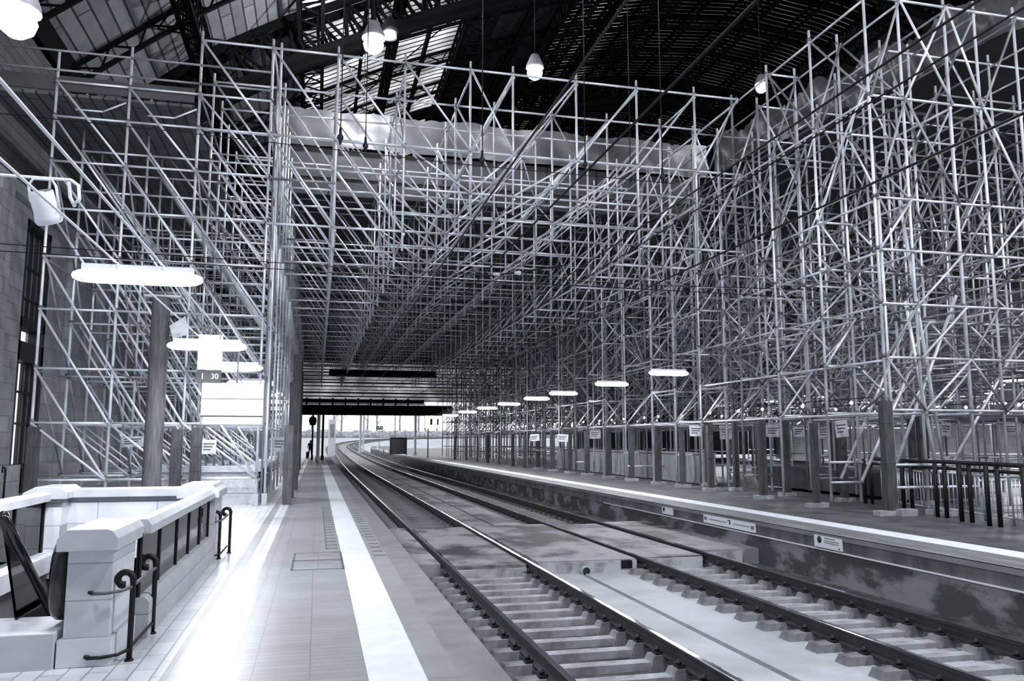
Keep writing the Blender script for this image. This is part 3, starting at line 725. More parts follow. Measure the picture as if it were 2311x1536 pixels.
b = MB(); b.box(-3.61, -3.6, 7, 12.3, .15, .84); b.build('glass_panel', M['glassdk'], t)
b = MB(); b.box(-3.6, -1.82, 6.66, 7.3, -.2, .26); b.build('threshold', M['cap'], t, .01)
# stairwell shaft (structure)
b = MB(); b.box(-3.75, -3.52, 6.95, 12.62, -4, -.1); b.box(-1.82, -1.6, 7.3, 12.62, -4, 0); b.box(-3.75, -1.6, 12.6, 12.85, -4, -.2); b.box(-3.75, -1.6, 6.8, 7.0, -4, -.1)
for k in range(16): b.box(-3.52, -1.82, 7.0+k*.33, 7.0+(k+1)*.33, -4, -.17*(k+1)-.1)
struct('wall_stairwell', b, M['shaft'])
# escalator handrails descending
for lab, x in (('right of the pair', -2.25), ('left of the pair', -2.78)):
    t = thing('escalator_balustrade', 'sloping dark glass escalator balustrade in the near stairwell, ' + lab, 'balustrade', (x, 7, .5), 'escalator balustrades')
    p0 = Vector((x, 6.86-.5, 1.02+.25)) if x > -2.5 else Vector((x, 7.4, .62)); dv = Vector((0, 1.28, -.93)).normalized()
    if x > -2.5: p0 = Vector((x, 7.35, .66))
    b = MB(); pts = [p0 - dv*.75 + Vector((0, 0, 0)), p0, p0+dv*4.2]; b.path(pts, .045, 8); b.build('handrail', M['rubber'], t)
    b = MB(); e = p0+dv*4.2; s_ = p0-dv*.75
    b.add([(x-.01, s_.y, s_.z), (x-.01, e.y, e.z), (x-.01, e.y, e.z-.7), (x-.01, s_.y+.5, s_.z-.9), (x+.01, s_.y, s_.z), (x+.01, e.y, e.z), (x+.01, e.y, e.z-.7), (x+.01, s_.y+.5, s_.z-.9)],
          [(0, 1, 2, 3), (7, 6, 5, 4), (0, 4, 5, 1), (2, 6, 7, 3)]); b.build('glass_side', M['glassdk'], t)
# rounded escalator newel beside the pier
b = MB(); pts = []
for k in range(13):
    a = math.pi*k/12; pts.append((-1.86, 6.95-.13*math.sin(a), .6+.24*math.cos(a)))
b.path(pts, .07, 10); b.box(-1.9, -1.82, 6.95, 7.3, .3, .8)
tag(b.build('escalator_newel', M['rubber']), 'glossy black rounded escalator handrail end against the near stone pier', 'handrail')

# curled iron handrails
def curl_post(x, y, label, h=.60, r=.021, sgn=-1):
    t = thing('handrail_post', label, 'handrail post', (x, y, 0), 'curled handrail posts')
    pts = [(x, y, 0), (x, y, h*.5), (x, y, h-.04)]
    for k in range(13):
        a = k/12*math.pi*1.55; rad = .062-.022*k/12
        pts.append((x+sgn*(.062-rad*math.cos(a)), y, h+rad*math.sin(a)))
    b = MB(); b.path(pts, [r]*3+[r+.004]*10+[r+.008]*3, 10); b.build('shaft', M['dark'], t)
    b = MB(); b.lathe([(.0, .0), (.034, .0), (.034, .012), (0, .014)], (x, y, 0), 12); b.build('foot', M['dark'], t)
    return t
def rail_pair(name, label, x, y0, y1, wx):
    """two thin rails bending in to the wall at both ends"""
    t = thing(name, label, 'handrail', (x, y0, .1))
    for z in (.545, .085):
        b = MB(); b.path([(wx-.1, y0-.13, z-.02), (wx, y0-.13, z-.02), ((x+wx)/2+.02, y0-.11, z-.01), (x-.01, y0-.03, z+.0), (x, y0+.1, z+.01), (x, y1-.05, z+.01), (x, y1+.05, z+.01)], .013, 8); b.build('rail', M['dark'] if z < .2 else M['coupler'], t)
        b = MB(); b.lathe([(0, -.004), (.02, 0), (.02, .02), (0, .024)], (wx-.1, y0-.13, z-.02), 10); b.build('knob', M['dark'], t)
curl_post(-1.335, 6.80, 'curled black iron handrail post nearest the camera beside the stone pier')
curl_post(-1.335, 7.68, 'taller-looking curled black handrail post second from the camera, before the first glass panel')
rail_pair('handrail', 'double thin rail joining the two near curled posts, bending to the stone pier', -1.335, 6.80, 7.68, -1.50)
curl_post(-1.30, 12.2, 'curled handrail post at the far pier of the near parapet, nearer of the two')
curl_post(-1.22, 12.8, 'curled handrail post at the far pier of the near parapet, farther of the two')
rail_pair('handrail', 'short double rail joining the curled posts at the far pier', -1.26, 12.2, 12.8, -1.36)
curl_post(-8.55, 25.6, 'curled handrail post in front of the station wall at the far left', .85, .03)
curl_post(-1.38, 22.75, 'curled black post at the corner of the second stairwell wall', .85, .035)

# second stairwell enclosure further back
t = thing('stair_parapet', 'second pale stone stairwell wall with rough panel, between scaffold feet and parapet', 'parapet', (-2, 22.6, 0))
b = MB(); b.box(-3.9, -1.5, 22.65, 22.95, .28, .84); b.build('wall_panel', M['panel'], t)
b = MB(); b.box(-3.95, -1.45, 22.6, 23.0, 0, .27); b.build('plinth', M['cap'], t)
b = MB(); b.prism([(-4.0, .84), (-1.42, .84), (-1.42, .93), (-1.47, .99), (-4.0, .99)], 22.55, 23.05); b.build('coping', M['cap'], t)
b = MB(); b.prism([(-1.7, .95), (-1.3, .95), (-1.28, 1.05), (-1.35, 1.12), (-1.6, 1.12)], 22.9, 30); b.build('side_coping', M['cap'], t)
b = MB(); b.box(-1.6, -1.56, 22.95, 30, .3, .95); b.build('glass_panel', M['glassdk'], t)
b = MB(); b.box(-1.75, -1.4, 22.95, 30, 0, .3); b.build('side_kerb', M['cap'], t)

# ------------------------------------------------------------------ lamps
def fluo(x, y, z, L, label, group, power, r=.085, tops=None):
    t = thing('fluorescent_lamp', label, 'lamp', (x, y, z), group)
    b = MB(); prof = []
    for k in range(15):
        u = math.sin((-1+2*k/14)*math.pi/2); prof.append((r*max(0, 1-abs(u)**8)**.5, u*L/2))
    b.lathe(prof, (x, y, z), 14, 0, 'x'); b.build('diffuser', M['tubeL'], t)
    b = MB(); b.box(x-L*.42, x+L*.42, y-.06, y+.06, z+r-.01, z+r+.05); b.build('housing', M['white'], t)
    tx = tops or (x-.35, x+.35, z+.5)
    for s in (0, 1): b = MB(); b.tube((tx[s], y, z+r+.04), (tx[s], y, tx[2]), .012, 6); b.build('hanger', M['grey'], t)
    light('lamp_light', 'AREA', (0, 0, -r-.03), power, L*.95, .16, parent=t)
    return t
for k, y in enumerate((10, 16, 20.5, 26, 32, 38, 46, 55)):
    fluo(-2.1+.02*k, y, 3.56-.12*(k > 0), 1.44, 'glowing fluorescent lamp hanging over the left platform, %s from the camera' % ORD[k], 'fluorescent lamps over the left platform', 230 if k < 2 else 150, tops=(-2.35, -1.85, 3.73))
for k, x in enumerate((-2.35, -1.85)):
    b = MB(); b.tube((x, 4, 3.73), (x, 60, 3.73), .013, 6); tag(b.build('lamp_conduit', M['white']), ('left', 'right')[k]+' long thin conduit carrying the left platform lamps', 'conduit')
for k, y in enumerate((24, 29.2, 35.5, 40.2, 46.4, 52.7, 60, 68)):
    fluo(11.1, y, 3.85, 1.4, 'glowing fluorescent lamp over the right platform edge, %s from the camera' % ORD[k], 'fluorescent lamps over the right platform edge', 170, tops=(10.8, 11.31, 7.47))
for k, x in enumerate((10.8, 11.4)):
    b = MB(); b.tube((x, 23.5, 4.15), (x, 80, 4.15), .013, 6); tag(b.build('lamp_conduit', M['grey']), ('left', 'right')[k]+' long thin conduit carrying the right platform edge lamps', 'conduit')
for k, (x, y) in enumerate([(27, 26.3), (27, 33), (27, 39.5), (27, 44), (27, 50), (43, 43), (43, 48)]):
    fluo(x, y, 4.1, 1.4, 'distant fluorescent lamp seen through the right scaffold, %s of the inner platforms' % ORD[k], 'fluorescent lamps of the inner platforms', 350, tops=(x-.35, x+.35, TOP+.15 if x < 30 else P(x)))
b = MB()
def pendant(x, y, z, label, power, r=.28, ztop=None, size=.3):
    t = thing('pendant_lamp', label, 'lamp', (x, y, z), 'pendant hall lamps')
    b = MB(); b.lathe([(0, r*.9), (r*.6, r*.75), (r*.95, r*.2), (r*.8, -r*.3), (r*.4, -r*.62), (0, -r*.7)], (x, y, z), 18); b.build('globe', M['bulb'], t)
    b = MB(); b.lathe([(.05, r*2.6), (.2*r+.1, r*2.4), (r*1.05, r*1.1), (r*1.1, r*.75), (r*1.0, r*.8), (r*.9, r*1.1), (.05, r*2.2)], (x, y, z), 18); b.build('reflector', M['grey'], t)
    b = MB(); zt = ztop or P(x)-.3; b.tube((x, y, z+r*2.5), (x, y, zt), .015, 6); b.build('cable', M['dark'], t)
    light('lamp_light', 'POINT', (0, 0, -r-.25), power, size, parent=t)
    return t
pendant(-4.3, 12, 7.5, 'large glowing hall lamp cut off by the top left corner', 500, .27)
pendant(1.7, 30, 17.0, 'brightest hanging hall lamp, above the left half of the scaffold', 1800, .42)
pendant(8.26, 30, 16.6, 'round hanging hall lamp in front of the dark roof band at centre', 260, .34)
pendant(18.65, 30, 17.1, 'small hall lamp beside the top ledgers of the right scaffold', 500, .26)
pendant(1.55, 33.5, 14.7, 'hall lamp shining over the pale sheeting', 60, .3)
# unseen hall lamps, added overhead out of view to light the scaffold fronts
pendant(-4.5, 3, 12.5, 'added unseen hall lamp over the left platform beside the camera', 2400, .3, size=.5)
pendant(5.5, 4, 15.5, 'added unseen hall lamp over the tracks before the scaffold bridge', 5200, .3, size=.5)
pendant(15, 3, 14, 'added unseen hall lamp over the right platform before the scaffold', 4600, .3, size=.5)
pendant(27, 6, 15, 'added unseen hall lamp over the inner platforms', 4500, .3, size=.5)
t = thing('unlit_hall_lamp', 'unlit dark bell-shaped lamp under the roof beside the brightest hall lamp', 'lamp', (2.3, 30, 17.6))
b = MB(); b.lathe([(.04, .6), (.25, .35), (.36, 0), (.36, -.15), (.3, -.15)], (2.45, 31.5, 18.6), 16); b.build('shade', M['dark'], t)
b = MB(); b.lathe([(.3, -.15), (.28, -.4), (0, -.45)], (2.45, 31.5, 18.6), 16); b.build('globe', M['grey'], t)
b = MB(); b.tube((2.45, 31.5, 19.1), (2.45, 31.5, P(2.45)-.3), .02, 6); b.build('cable', M['dark'], t)
# string of little globe lights
t = thing('string_lights', 'strings of tiny round site lights along the right platform scaffold', 'string lights', (13, 20, 2.7))
b = MB()
for x in (13.2, 15.5, 18.2): b.tube((x, 17, 2.72), (x, 70, 2.72), .012, 5)
b.build('cable', M['dark'], t)
for x in (13.2, 15.5, 18.2):
    for k in range(26):
        y = 17.8+k*1.9+R.uniform(-.5, .5)
        b = MB(); b.lathe([(0, .05), (.04, .02), (.042, -.02), (.02, -.045), (0, -.05)], (x, y, 2.62), 8); b.build('bulb', M['siteb'], t)

# ------------------------------------------------------------------ signs
t = thing('platform_sign', 'big overexposed lit sign box hanging under the left platform lamps', 'sign', (-1.9, 19.5, 2))
b = MB(); b.box(-2.62, -1.23, 19.5, 19.7, 2.02, 3.0); b.build('case', M['grey'], t)
b = MB(); b.box(-2.60, -1.25, 19.48, 19.5, 2.24, 2.98); b.box(-2.56, -1.27, 19.48, 19.5, 2.04, 2.2); b.build('face', M['box'], t)
b = MB()
for z in (2.22, 2.62): b.box(-2.6, -1.25, 19.46, 19.48, z-.008, z+.008)
b.build('divider', M['ink'], t)
for x in (-2.35, -1.85): b = MB(); b.tube((x, 19.6, 3.0), (x, 19.6, 3.73), .02, 6); b.build('hanger', M['grey'], t)
def text(name, s, loc, size, m, parent=None, rot=(math.pi/2, 0, 0), ext=.004):
    cu = bpy.data.curves.new(name, 'FONT'); cu.body = s; cu.size = size; cu.extrude = ext; cu.align_x = 'CENTER'; cu.align_y = 'CENTER'
    o = bpy.data.objects.new(name, cu); C.objects.link(o); cu.materials.append(m); o.rotation_euler = rot
    bpy.context.view_layer.update(); me = bpy.data.meshes.new_from_object(o); bpy.data.objects.remove(o)
    Rm = Matrix.Rotation(math.pi/2, 4, 'X'); me.transform(Matrix.Translation(Vector(loc)-Vector(parent['_o'])) @ Rm)
    o = bpy.data.objects.new(name, me); C.objects.link(o); o.parent = parent
    return o
t = thing('track_number_sign', 'grey hanging sign with the numbers 1 and 30 under the second lamp', 'sign', (-2.3, 17.5, 2.6))
b = MB(); b.box(-2.45, -1.98, 17.5, 17.58, 2.85, 3.12); b.build('board', M['ply'], t)
b = MB(); b.box(-2.45, -1.98, 17.5, 17.58, 3.13, 3.85); b.build('light_box', M['box'], t)
text('numeral', '1', (-2.34, 17.49, 2.98), .17, M['white'], t); text('numeral', '30', (-2.1, 17.49, 2.98), .15, M['white'], t)
t = thing('platform_sign', 'far overexposed lit sign box at the end of the right platform lamps', 'sign', (12, 82, 3))
p = at_y(960, 965, 82); q = at_y(1012, 938, 82)
b = MB(); b.box(p.x, q.x, 82, 82.3, p.z, q.z); b.build('case', M['box'], t)
b = MB(); b.box(p.x+.5, p.x+.7, 81.95, 82, p.z+.3, q.z-.3); b.box(p.x+1.2, p.x+1.35, 81.95, 82, p.z+.3, q.z-.3); b.build('printing', M['ink'], t)
b = MB(); b.tube((p.x+.3, 82.1, 0), (p.x+.3, 82.1, p.z), .06, 6); b.build('post', M['grey'], t)
# signs on the right platform wall
def wall_sign(y0, y1, z0, z1, label, marks):
    t = thing('wall_sign', label, 'sign', (PX1-.05, (y0+y1)/2, z0))
    b = MB(); b.box(PX1-.06, PX1-.035, y0, y1, z0, z1); b.build('plate', M['white'], t)
    b = MB()
    for (a, c, d_, e, kind) in marks:
        ya, yb = y1+(y0-y1)*a, y1+(y0-y1)*c; za, zb = z0+(z1-z0)*d_, z0+(z1-z0)*e
        if kind == 'disc': b.lathe([(0, -.002), ((zb-za)/2, -.002), ((zb-za)/2, .004)], (PX1-.062, (ya+yb)/2, (za+zb)/2), 18, 0, 'x')
        else: b.box(PX1-.064, PX1-.06, yb, ya, za, zb)
    b.build('printing', M['ink'], t)
# place by distance
wall_sign(19.3, 19.95, -.245, -.07, 'small white sign with dark mark, leftmost on the right platform wall', [(.1, .28, .5, .9, 'bar'), (.14, .22, .25, .5, 'bar')])
mk = [(.02+.02*k, .03+.02*k, .35, .75, 'bar') for k in range(3)] + [(.93+.02*k, .94+.02*k, .3, .7, 'bar') for k in range(3)] + [(.53, .55, .35, .85, 'bar'), (.5, .55, .75, .85, 'bar'), (.12, .48, .5, .56, 'bar'), (.6, .9, .5, .56, 'bar')]
wall_sign(15.3, 17.6, -.25, -.06, 'long white sign with paired marks at both ends, middle of the wall signs', mk)
wall_sign(12.45, 13.25, -.26, -.05, 'white sign with dark round emblem, rightmost on the right platform wall', [(.1, .3, .35, .95, 'disc'), (.38, .75, .82, .87, 'bar'), (.38, .9, .62, .66, 'bar'), (.38, .9, .45, .49, 'bar'), (.88, .93, .1, .2, 'bar')])
# notices tied to the scaffolds
def notice(x, y, z, w_, h, label, tilt=0, m='paper'):
    t = thing('notice_board', label, 'notice', (x, y, z), 'notices tied to the scaffolds')
    b = MB(); b.box(-w_/2, w_/2, -.008, .008, -h/2, h/2); b.v = [(x+p[0]*math.cos(tilt)-p[2]*math.sin(tilt), y+p[1], z+p[0]*math.sin(tilt)+p[2]*math.cos(tilt)) for p in b.v]; b.build('sheet', M[m], t)
    b = MB()
    for k in range(3):
        zz = h*(.22-.2*k); b.box(-w_*.38, w_*(.36-.12*k), -.013, -.008, zz-.012, zz+.012)
    b.v = [(x+p[0]*math.cos(tilt)-p[2]*math.sin(tilt), y+p[1], z+p[0]*math.sin(tilt)+p[2]*math.cos(tilt)) for p in b.v]; b.build('printing', M['ink'], t)
NT = [(1899, 967, 17.7, .36, .42, .1, 'pale notice beside a timber post at the near end of the right scaffold'), (1745, 972, 21.5, .48, .36, 0, 'dark-faced wide notice right of the third timber post'),
      (1803, 974, 21.6, .38, .3, 0, 'crumpled glossy notice next to the wide dark notice'), (1860, 975, 22.3, .42, .38, .05, 'twin pale notice behind the near corner notice'), (1571, 972, 25, .48, .36, 0, 'wide grey notice by the fourth timber post'),
      (1640, 975, 26.5, .55, .5, 0, 'large faint notice sheet in the middle of the right scaffold'), (1343, 980, 33, .5, .36, 0, 'framed notice left of the sixth timber post'), (1207, 987, 41, .5, .36, .05, 'bright notice between distant timber posts'),
      (1270, 988, 37, .55, .36, -.05, 'white sagging notice between timber posts at mid distance'), (2135, 968, 19, .3, .38, -.05, 'narrow pale notice above the black railing'), (2285, 968, 19.8, .6, .36, 0, 'broad grey notice at the right edge above the railing'),
      (2070, 968, 24, .3, .36, 0, 'dull notice left of the narrow pale one above the railing'), (472, 1008, 21.62, .34, .36, 0, 'pale notice above the second stairwell wall'), (300, 996, 22.6, .55, .28, .03, 'crumpled pale notice behind the parapet at left'), (632, 1002, 24.58, .4, .42, 0, 'large pale notice between the twin tubes and the timber post')]
for u, v, y, w_, h, tl, lab in NT:
    p = at_y(u, v, y); notice(p.x, p.y, p.z, w_, h, lab, tl)

# loudspeaker on its bracket
t = thing('loudspeaker', 'white cylindrical loudspeaker hanging from a bar at upper left', 'loudspeaker', (-2.85, 9, 4.3))
c = Vector((-2.83, 9, 4.08)); ax = Matrix.Rotation(math.radians(-13), 3, 'Y') @ Matrix.Rotation(math.radians(28), 3, 'X')
def spun(prof, n=22):
    b = MB(); b.lathe(prof, (0, 0, 0), n); b.v = [tuple(c + ax @ Vector(p)) for p in b.v]; return b
spun([(.112, .16), (.118, .15), (.12, -.05), (.132, -.10), (.135, -.15), (.12, -.175), (0, -.18)]).build('body', M['white'], t)
spun([(0, .10), (.10, .1), (.112, .16)]).build('back_shell', M['grey'], t)
spun([(0, .16), (.035, .15), (.04, .1)]).build('driver', M['white'], t)
b = MB(); b.path([(-2.97, 9, 4.12), (-3.0, 9, 4.3), (-2.96, 9, 4.37), (-2.78, 9, 4.37), (-2.74, 9, 4.3), (-2.69, 9, 4.05)], .014, 8); b.build('yoke', M['white'], t)
b = MB(); b.tube((-4.2, 9, 4.385), (-2.6, 9, 4.385), .016, 8); b.path([(-2.62, 9, 4.36), (-2.6, 9, 4.2), (-2.55, 9, 4.1)], .02, 6); b.path([(-2.6, 9, 4.38), (-2.5, 8.9, 4.3), (-2.48, 8.9, 4.15), (-2.53, 8.9, 4.1)], .018, 6)
b.build('bracket', M['white'], t)

# ------------------------------------------------------------------ overhead line
def wire(name, label, pts, r=.014, cat='wire'):
    b = MB(); b.path(pts, r, 6); return tag(b.build(name, M['dark']), label, cat)
for lab, x in (('near', 3.13), ('far', 6.87)):
    wire('contact_wire', 'black contact wire strung over the %s track' % lab, [(x, y, 4.95) for y in (3, 20, 50, 85)], .016)
    wire('catenary_wire', 'black sagging catenary wire over the %s track' % lab, [(x, y, 6.35+.35*((y-28)/50)**2) for y in (3, 10, 18, 26, 34, 45, 60, 85)], .018)
wire('catenary_wire', 'second black feeder wire just beside the far catenary wire', [(7.3, y, 6.25+.3*((y-28)/50)**2) for y in (3, 10, 18, 26, 34, 45, 60, 85)], .014)
wire('span_wire', 'thin dark span wire crossing in front of the upper left scaffold', [(-9, 21, 9.6), (-4, 21, 9.5), (4, 21, 9.25), (10, 21, 9.2)], .012)
wire('span_wire', 'upper of two close span wires crossing low at left', [(-9, 20, 6.15), (0, 20, 5.98), (9, 20, 5.9), (14, 20, 6.0)], .011)
wire('span_wire', 'lower of two close span wires crossing low at left', [(-9, 20, 5.98), (0, 20, 5.82), (14, 20, 5.75)], .011)
for k, (x, y, z) in enumerate([(3.64, 18, 8.35), (.99, 20, 9.2), (.32, 18, 8.6), (8.29, 18, 8.3), (7.1, 20.5, 9.4), (9.9, 24, 10.4)]):
    t = thing('line_weight', 'black weight hanging on a cord from the roof, %s from the left' % ['third', 'second', 'first', 'fifth', 'fourth', 'sixth'][k], 'hanging weight', (x, y, z), 'hanging weights')
    b = MB(); b.lathe([(0, .22), (.03, .2), (.035, .05), (.07, 0), (.07, -.06), (.045, -.1), (.02, -.2), (0, -.22)], (x, y, z), 10); b.build('weight', M['dark'], t)
    b = MB(); b.tube((x, y, z+.2), (x, y, P(x)-.4), .014, 6); b.build('cord', M['dark'], t)
p1, p2 = at_y(1105, 622, 28), at_y(1270, 600, 28)
t = thing('catenary_bracket', 'dark arm with two white insulators hanging in the dark under the bridge', 'bracket', tuple(p1))
b = MB(); b.path([p1, (p1+p2)/2, p2], .03, 6); b.build('arm', M['dark'], t)
for u, v in ((1120, 620), (1168, 616)):
    p = at_y(u, v, 28); b = MB(); b.lathe([(0, -.12), (.05, -.12), (.085, .06), (.085, .12), (0, .12)], p, 10, 0, 'x'); b.build('insulator', M['white'], t)

# ------------------------------------------------------------------ railings and panels on the right platform
FN = [(14.35, 18.6), (13.6, 16.9), (13.32, 15.9), (13.3, 14.85), (13.05, 13.9), (12.9, 13.05), (12.6, 11.9), (12.3, 10.6)]
t = thing('railing', 'black iron railing with double posts and handrail at the right edge', 'railing', (13, 13, 0))
b = MB(); b.path([(x, y, 1.2) for x, y in FN], .042, 8); b.path([(x+.05, y, 1.06) for x, y in FN], .034, 8); b.build('handrail', M['dark'], t)
for x, y in FN:
    for q in (0, .22):
        b = MB(); b.tube((x-q*.2, y+q, 0), (x-q*.2, y+q, 1.18), .045, 8); b.build('post', M['dark'], t)
for k, ((x0, y0), (x1, y1)) in enumerate(zip(FN, FN[1:])):
    lab = ORD[len(FN)-2-k]
    t = thing('barrier_panel', 'grey bar barrier panel behind the black railing, %s from the right edge' % lab, 'barrier', (x0+.3, y0, 0), 'grey barrier panels')
    a, c = Vector((x0+.32, y0, 0)), Vector((x1+.32, y1, 0)); b = MB()
    for z in (.16, .95): b.tube(a+Vector((0, 0, z)), c+Vector((0, 0, z)), .02, 6)
    b.tube(a+Vector((0, 0, .02)), a+Vector((0, 0, .95)), .022, 6); b.tube(c+Vector((0, 0, .02)), c+Vector((0, 0, .95)), .022, 6); b.build('frame', M['tube'], t)
    b = MB(); n = max(5, int((c-a).length/.13))
    for i in range(1, n):
        p = a+(c-a)*i/n; b.tube(p+Vector((0, 0, .16)), p+Vector((0, 0, .95)), .011, 6)
    b.build('bars', M['tube'], t)
b = MB()
for i in range(60):
    y = 27+i*.33; b.box(14.2, 14.24 if i % 2 else 14.27, y, y+.33, .15, 1.15)
b.box(14.15, 14.32, 27, 47, 1.15, 1.22); b.box(14.15, 14.3, 27, 47, .05, .15)
tag(b.build('corrugated_hoarding', M['corr']), 'low corrugated hoarding behind the timber posts on the right platform', 'hoarding')
b = MB(); b.box(15.5, 17.5, 18.5, 26, .1, .75); tag(b.build('material_stack', M['ply']), 'dark covered stack of materials behind the timber posts', 'stack')
b = MB()
for k in range(9): b.tube((-6.4+.1*k, 25+k*.2, .25+.05*(k % 3)), (-2.6+.1*k, 26+k*.1, .35+.05*(k % 3)), .03, 6)
tag(b.build('tube_pile', M['tube2']), 'loose pile of scaffold tubes lying behind the parapet', 'tube pile', None, 'stuff')

# ------------------------------------------------------------------ far things
t = thing('footbridge', 'dark footbridge girder crossing the tracks at the far end of the hall', 'footbridge', (4, 85, 4.3))
b = MB(); b.box(-9, 14, 85, 87.5, 4.4, 5.05); b.box(-9, 14, 84.8, 85, 5.05, 5.4); b.build('girder', M['iron'], t)
b = MB(); b.box(-9, 11, 84.7, 84.8, 5.42, 5.58); b.build('handrail', M['white'], t)
b = MB(); b.box(-9, 11, 84.9, 85.0, 5.6, 6.0)
for k in range(9): b.box(-1.2+k*1.3, -1.05+k*1.3, 84.6, 84.9, 5.0, 6.1)
b.build('parapet_panel', M['iron'], t)
b = MB(); b.box(.8, 9.6, 66, 66.4, 6.95, 7.4); tag(b.build('crossbeam', M['iron']), 'short black crossbeam under the scaffold bridge before the footbridge', 'beam')
def far_box(name, u0, u1, v0, v1, y, depth, m, label, cat, parts=None):
    a, c = at_y(u0, v1, y), at_y(u1, v0, y)
    b = MB(); b.box(a.x, c.x, y, y+depth, a.z, c.z); return tag(b.build(name, M[m]), label, cat)
# white column and dark posts on the left platform
a = at_y(718, 1012, 60)
def col(name, u, y, vtop, r, m, label, cat):
    p = at_y(u, 1000, y); q = at_y(u, vtop, y); g = dz(y)
    b = MB(); b.lathe([(r*1.5, g), (r*1.5, g+.3), (r, g+.4), (r, q.z), (r*1.4, q.z+.05), (0, q.z+.08)], (p.x, y, 0), 12); return tag(b.build(name, M[m]), label, cat)
col('platform_column', 718, 70, 938, .14, 'white', 'white column at the far end of the left platform', 'column')
col('lamp_post', 705, 76, 925, .07, 'dark', 'dark post with signal heads behind the waiting person', 'post')
col('lamp_post', 728, 74, 935, .1, 'dark', 'dark post right of the white column', 'post')
col('catenary_mast', 813, 110, 925, .16, 'white', 'white catenary mast at the far end of the right platform', 'mast')
col('catenary_mast', 820, 118, 935, .12, 'white', 'thinner white mast beside the catenary mast', 'mast')
col('catenary_mast', 937, 100, 930, .16, 'white', 'white mast at the start of the right timber posts', 'mast')
col('platform_post', 891, 104, 935, .05, 'grey', 'thin grey post behind the platform shelter', 'post')
t = thing('railway_signal', 'round-shouldered dark signal head on the far left platform', 'signal', tuple(at_y(706, 950, 75)))
p = at_y(706, 950, 75); b = MB(); b.lathe([(0, .5), (.3, .3), (.36, 0), (.25, -.35), (0, -.4)], p, 12); b.build('hood', M['dark'], t)
b = MB(); b.tube((p.x, 75, 0), (p.x, 75, p.z), .06, 6); b.build('post', M['dark'], t)
p = at_y(750, 960, 125)
t = thing('cabin', 'tall white trackside cabin at the bend of the line', 'cabin', (p.x, 125, dz(125)-.9))
b = MB(); b.box(p.x-.55, p.x+.55, 125, 126.5, dz(125)-.9, 4.9); b.build('body', M['white'], t)
b = MB(); b.box(p.x-.3, p.x+.3, 124.95, 125, 2.2, 4.2); b.build('window', M['grey'], t)
p = at_y(900, 990, 92)
t = thing('platform_shelter', 'small glass waiting shelter with dark roof on the far right platform', 'shelter', (p.x, 92, 0))
b = MB(); b.box(p.x-.95, p.x+.95, 92, 93.4, 1.95, 2.05); b.build('roof', M['dark'], t)
b = MB(); b.box(p.x-.9, p.x+.9, 93.3, 93.35, .15, 1.95); b.box(p.x+.86, p.x+.9, 92, 93.3, .15, 1.95); b.build('pane', M['wind'], t)
b = MB()
for xx in (-.9, .9): b.box(p.x+xx-.04, p.x+xx+.04, 92, 92.08, 0, 1.95)
b.build('post', M['dark'], t)
p = at_y(857, 965, 140)
t = thing('signal', 'small twin-faced dark signal above the far tracks', 'signal', tuple(p))
b = MB()
for s in (-.3, .3): b.box(p.x+s-.24, p.x+s+.24, 140, 140.2, p.z-.3, p.z+.3)
b.build('housing', M['dark'], t)
b = MB()
for s in (-.3, .3): b.lathe([(0, -.03), (.13, -.03), (.13, .01)], (p.x+s, 139.98, p.z), 12, 0, 'y')
b.build('lens', M['white'], t)
b = MB(); b.tube((p.x, 140.3, p.z), (p.x, 140.3, dz(140)), .06, 6); b.build('post', M['grey'], t)
# benches / carts blurred on the far right platform
for k, (u, v) in enumerate([(845, 992), (860, 995), (873, 992)]):
    p = at_y(u, v, 112); t = thing('platform_bench', 'pale bench on the far right platform, %s of three' % ['left', 'middle', 'right'][k], 'bench', (p.x, 112, dz(112)), 'benches on the far platform')
    g = dz(112); b = MB(); b.box(p.x-.4, p.x+.4, 112, 112.4, g+.42, g+.48); b.build('seat', M['white'], t)
    b = MB(); b.box(p.x-.4, p.x+.4, 112.38, 112.42, g+.55, g+.9); b.build('backrest', M['white'], t)
    for s in (-.35, .35): b = MB(); b.box(p.x+s-.03, p.x+s+.03, 112, 112.4, g, g+.42); b.build('leg', M['grey'], t)
# trees and hedge beyond
for k in range(16):
    x = -22+k*6.6+R.uniform(-2, 2); y = 318+R.uniform(-14, 30); g = 3.6; H = R.uniform(12, 19); rr = random.Random(k)
    t = thing('bare_tree', 'leafless tree paled with painted haze beyond the bend of the line, %s from the left' % ORD[k].replace('nearest', 'first'), 'tree', (x, y, g), 'bare trees beyond the line')
    b = MB(); b.path([(x, y, g-1), (x+rr.uniform(-.3, .3), y, g+H*.4), (x+rr.uniform(-.8, .8), y, g+H)], [.4, .3, .08], 7); b.build('trunk', M['bark'], t)
    b = MB()
    for q in range(34):
        z = g+H*rr.uniform(.3, .95); a = rr.uniform(0, 6.28); L = rr.uniform(1.5, 4)*(1.15-(z-g)/H*.6); e = (x+L*math.cos(a), y+L*math.sin(a), z+L*.8)
        b.tube((x, y, z), e, .09, 4, 0, .03)
        for w3 in range(3): b.tube(e, (e[0]+rr.uniform(-1, 1), e[1]+rr.uniform(-1, 1), e[2]+rr.uniform(.2, 1.4)), .035, 3, 0, .012)
    b.build('branches', M['bark'], t)
b = MB(); rr = random.Random(3)
vs = []; n = 120
for i in range(n+1):
    x = -40+i*1.2
    for (yy, zz) in ((308, 2.8), (308, 5.2+rr.uniform(-.5, .6)), (312, 5.6+rr.uniform(-.5, .6)), (314, 2.8)): vs.append((x, yy+rr.uniform(-.4, .4), zz))
b.add(vs, [(i*4+k, (i+1)*4+k, (i+1)*4+(k+1) % 4, i*4+(k+1) % 4) for i in range(n) for k in range(4)], 0, True)
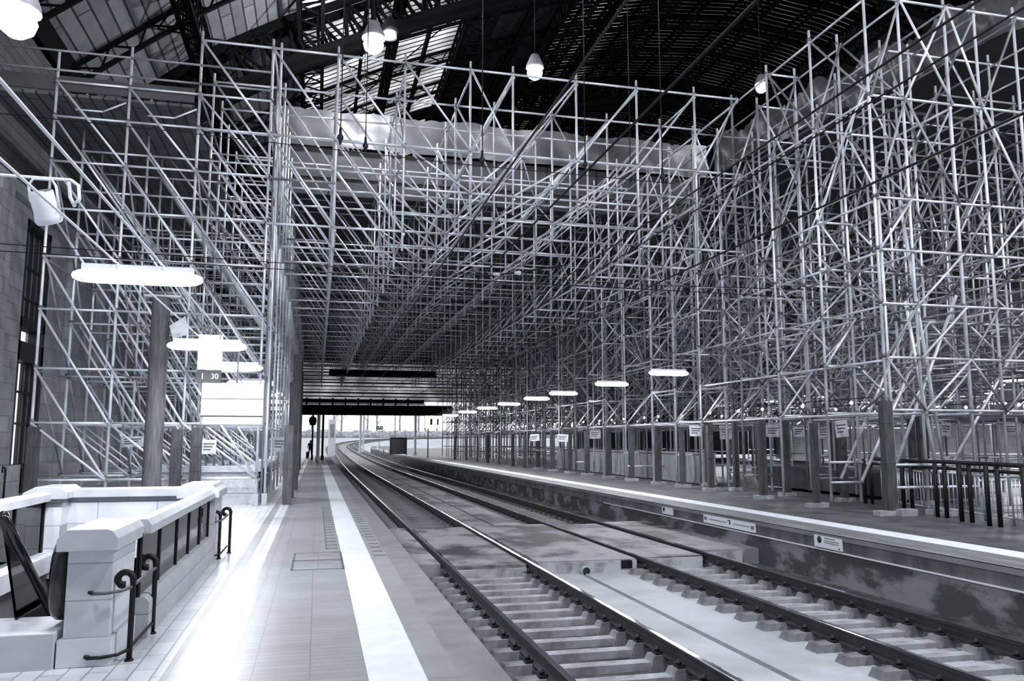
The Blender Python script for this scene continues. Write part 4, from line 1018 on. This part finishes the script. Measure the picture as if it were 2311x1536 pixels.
tag(b.build('hedge', M['leaf']), 'low hedge paled with painted haze closing the view beyond the bend', 'hedge')

# ------------------------------------------------------------------ the person leaning on a post far down the platform
px_, py_ = -.62, 82
t = thing('person', 'person in dark clothes with a bag, standing far down the left platform', 'person', (px_, py_, 0))
me = bpy.data.meshes.new('body')
V = [(0, 0, .93), (0, 0, 1.18), (.02, 0, 1.40), (.03, -.01, 1.50), (.04, -.04, 1.62), (.18, 0, 1.40), (.25, -.05, 1.14), (.16, -.2, .98), (-.16, 0, 1.40), (-.24, -.02, 1.14), (-.2, -.14, .92),
     (.09, 0, .88), (.13, -.08, .48), (.14, 0, .07), (.15, -.15, .04), (-.09, 0, .88), (-.1, -.02, .48), (-.12, .04, .07), (-.13, -.11, .04)]
Ed = [(0, 1), (1, 2), (2, 3), (3, 4), (2, 5), (5, 6), (6, 7), (2, 8), (8, 9), (9, 10), (0, 11), (11, 12), (12, 13), (13, 14), (0, 15), (15, 16), (16, 17), (17, 18)]
rad = [.15, .14, .15, .055, .095, .07, .05, .04, .07, .05, .04, .095, .07, .045, .04, .095, .07, .045, .04]
me.from_pydata(V, Ed, []); bo = bpy.data.objects.new('body', me); C.objects.link(bo); bo.parent = t; me.materials.append(M['cloth'])
sk = bo.modifiers.new('skin', 'SKIN')
for i, sv in enumerate(me.skin_vertices[0].data): sv.radius = (rad[i], rad[i]*.85); sv.use_root = (i == 0)
bo.modifiers.new('sub', 'SUBSURF').levels = 1
b = MB(); b.lathe([(0, .13), (.06, .11), (.09, .02), (.08, -.07), (.04, -.12), (0, -.13)], (px_+.04, py_-.05, 1.6), 12); b.build('face', M['skin'], t)
b = MB(); b.lathe([(0, .15), (.08, .12), (.105, .03), (.1, -.04)], (px_+.04, py_-.02, 1.61), 12); b.build('hair', M['cloth'], t)
b = MB(); b.box(px_-.38, px_-.12, py_-.15, py_+.15, .0, .62); tag(b.build('travel_bag', M['cloth2'], None, .04), 'mid grey travel bag standing beside the far person', 'bag')

for o in bpy.data.objects:
    if '_o' in o: del o['_o']
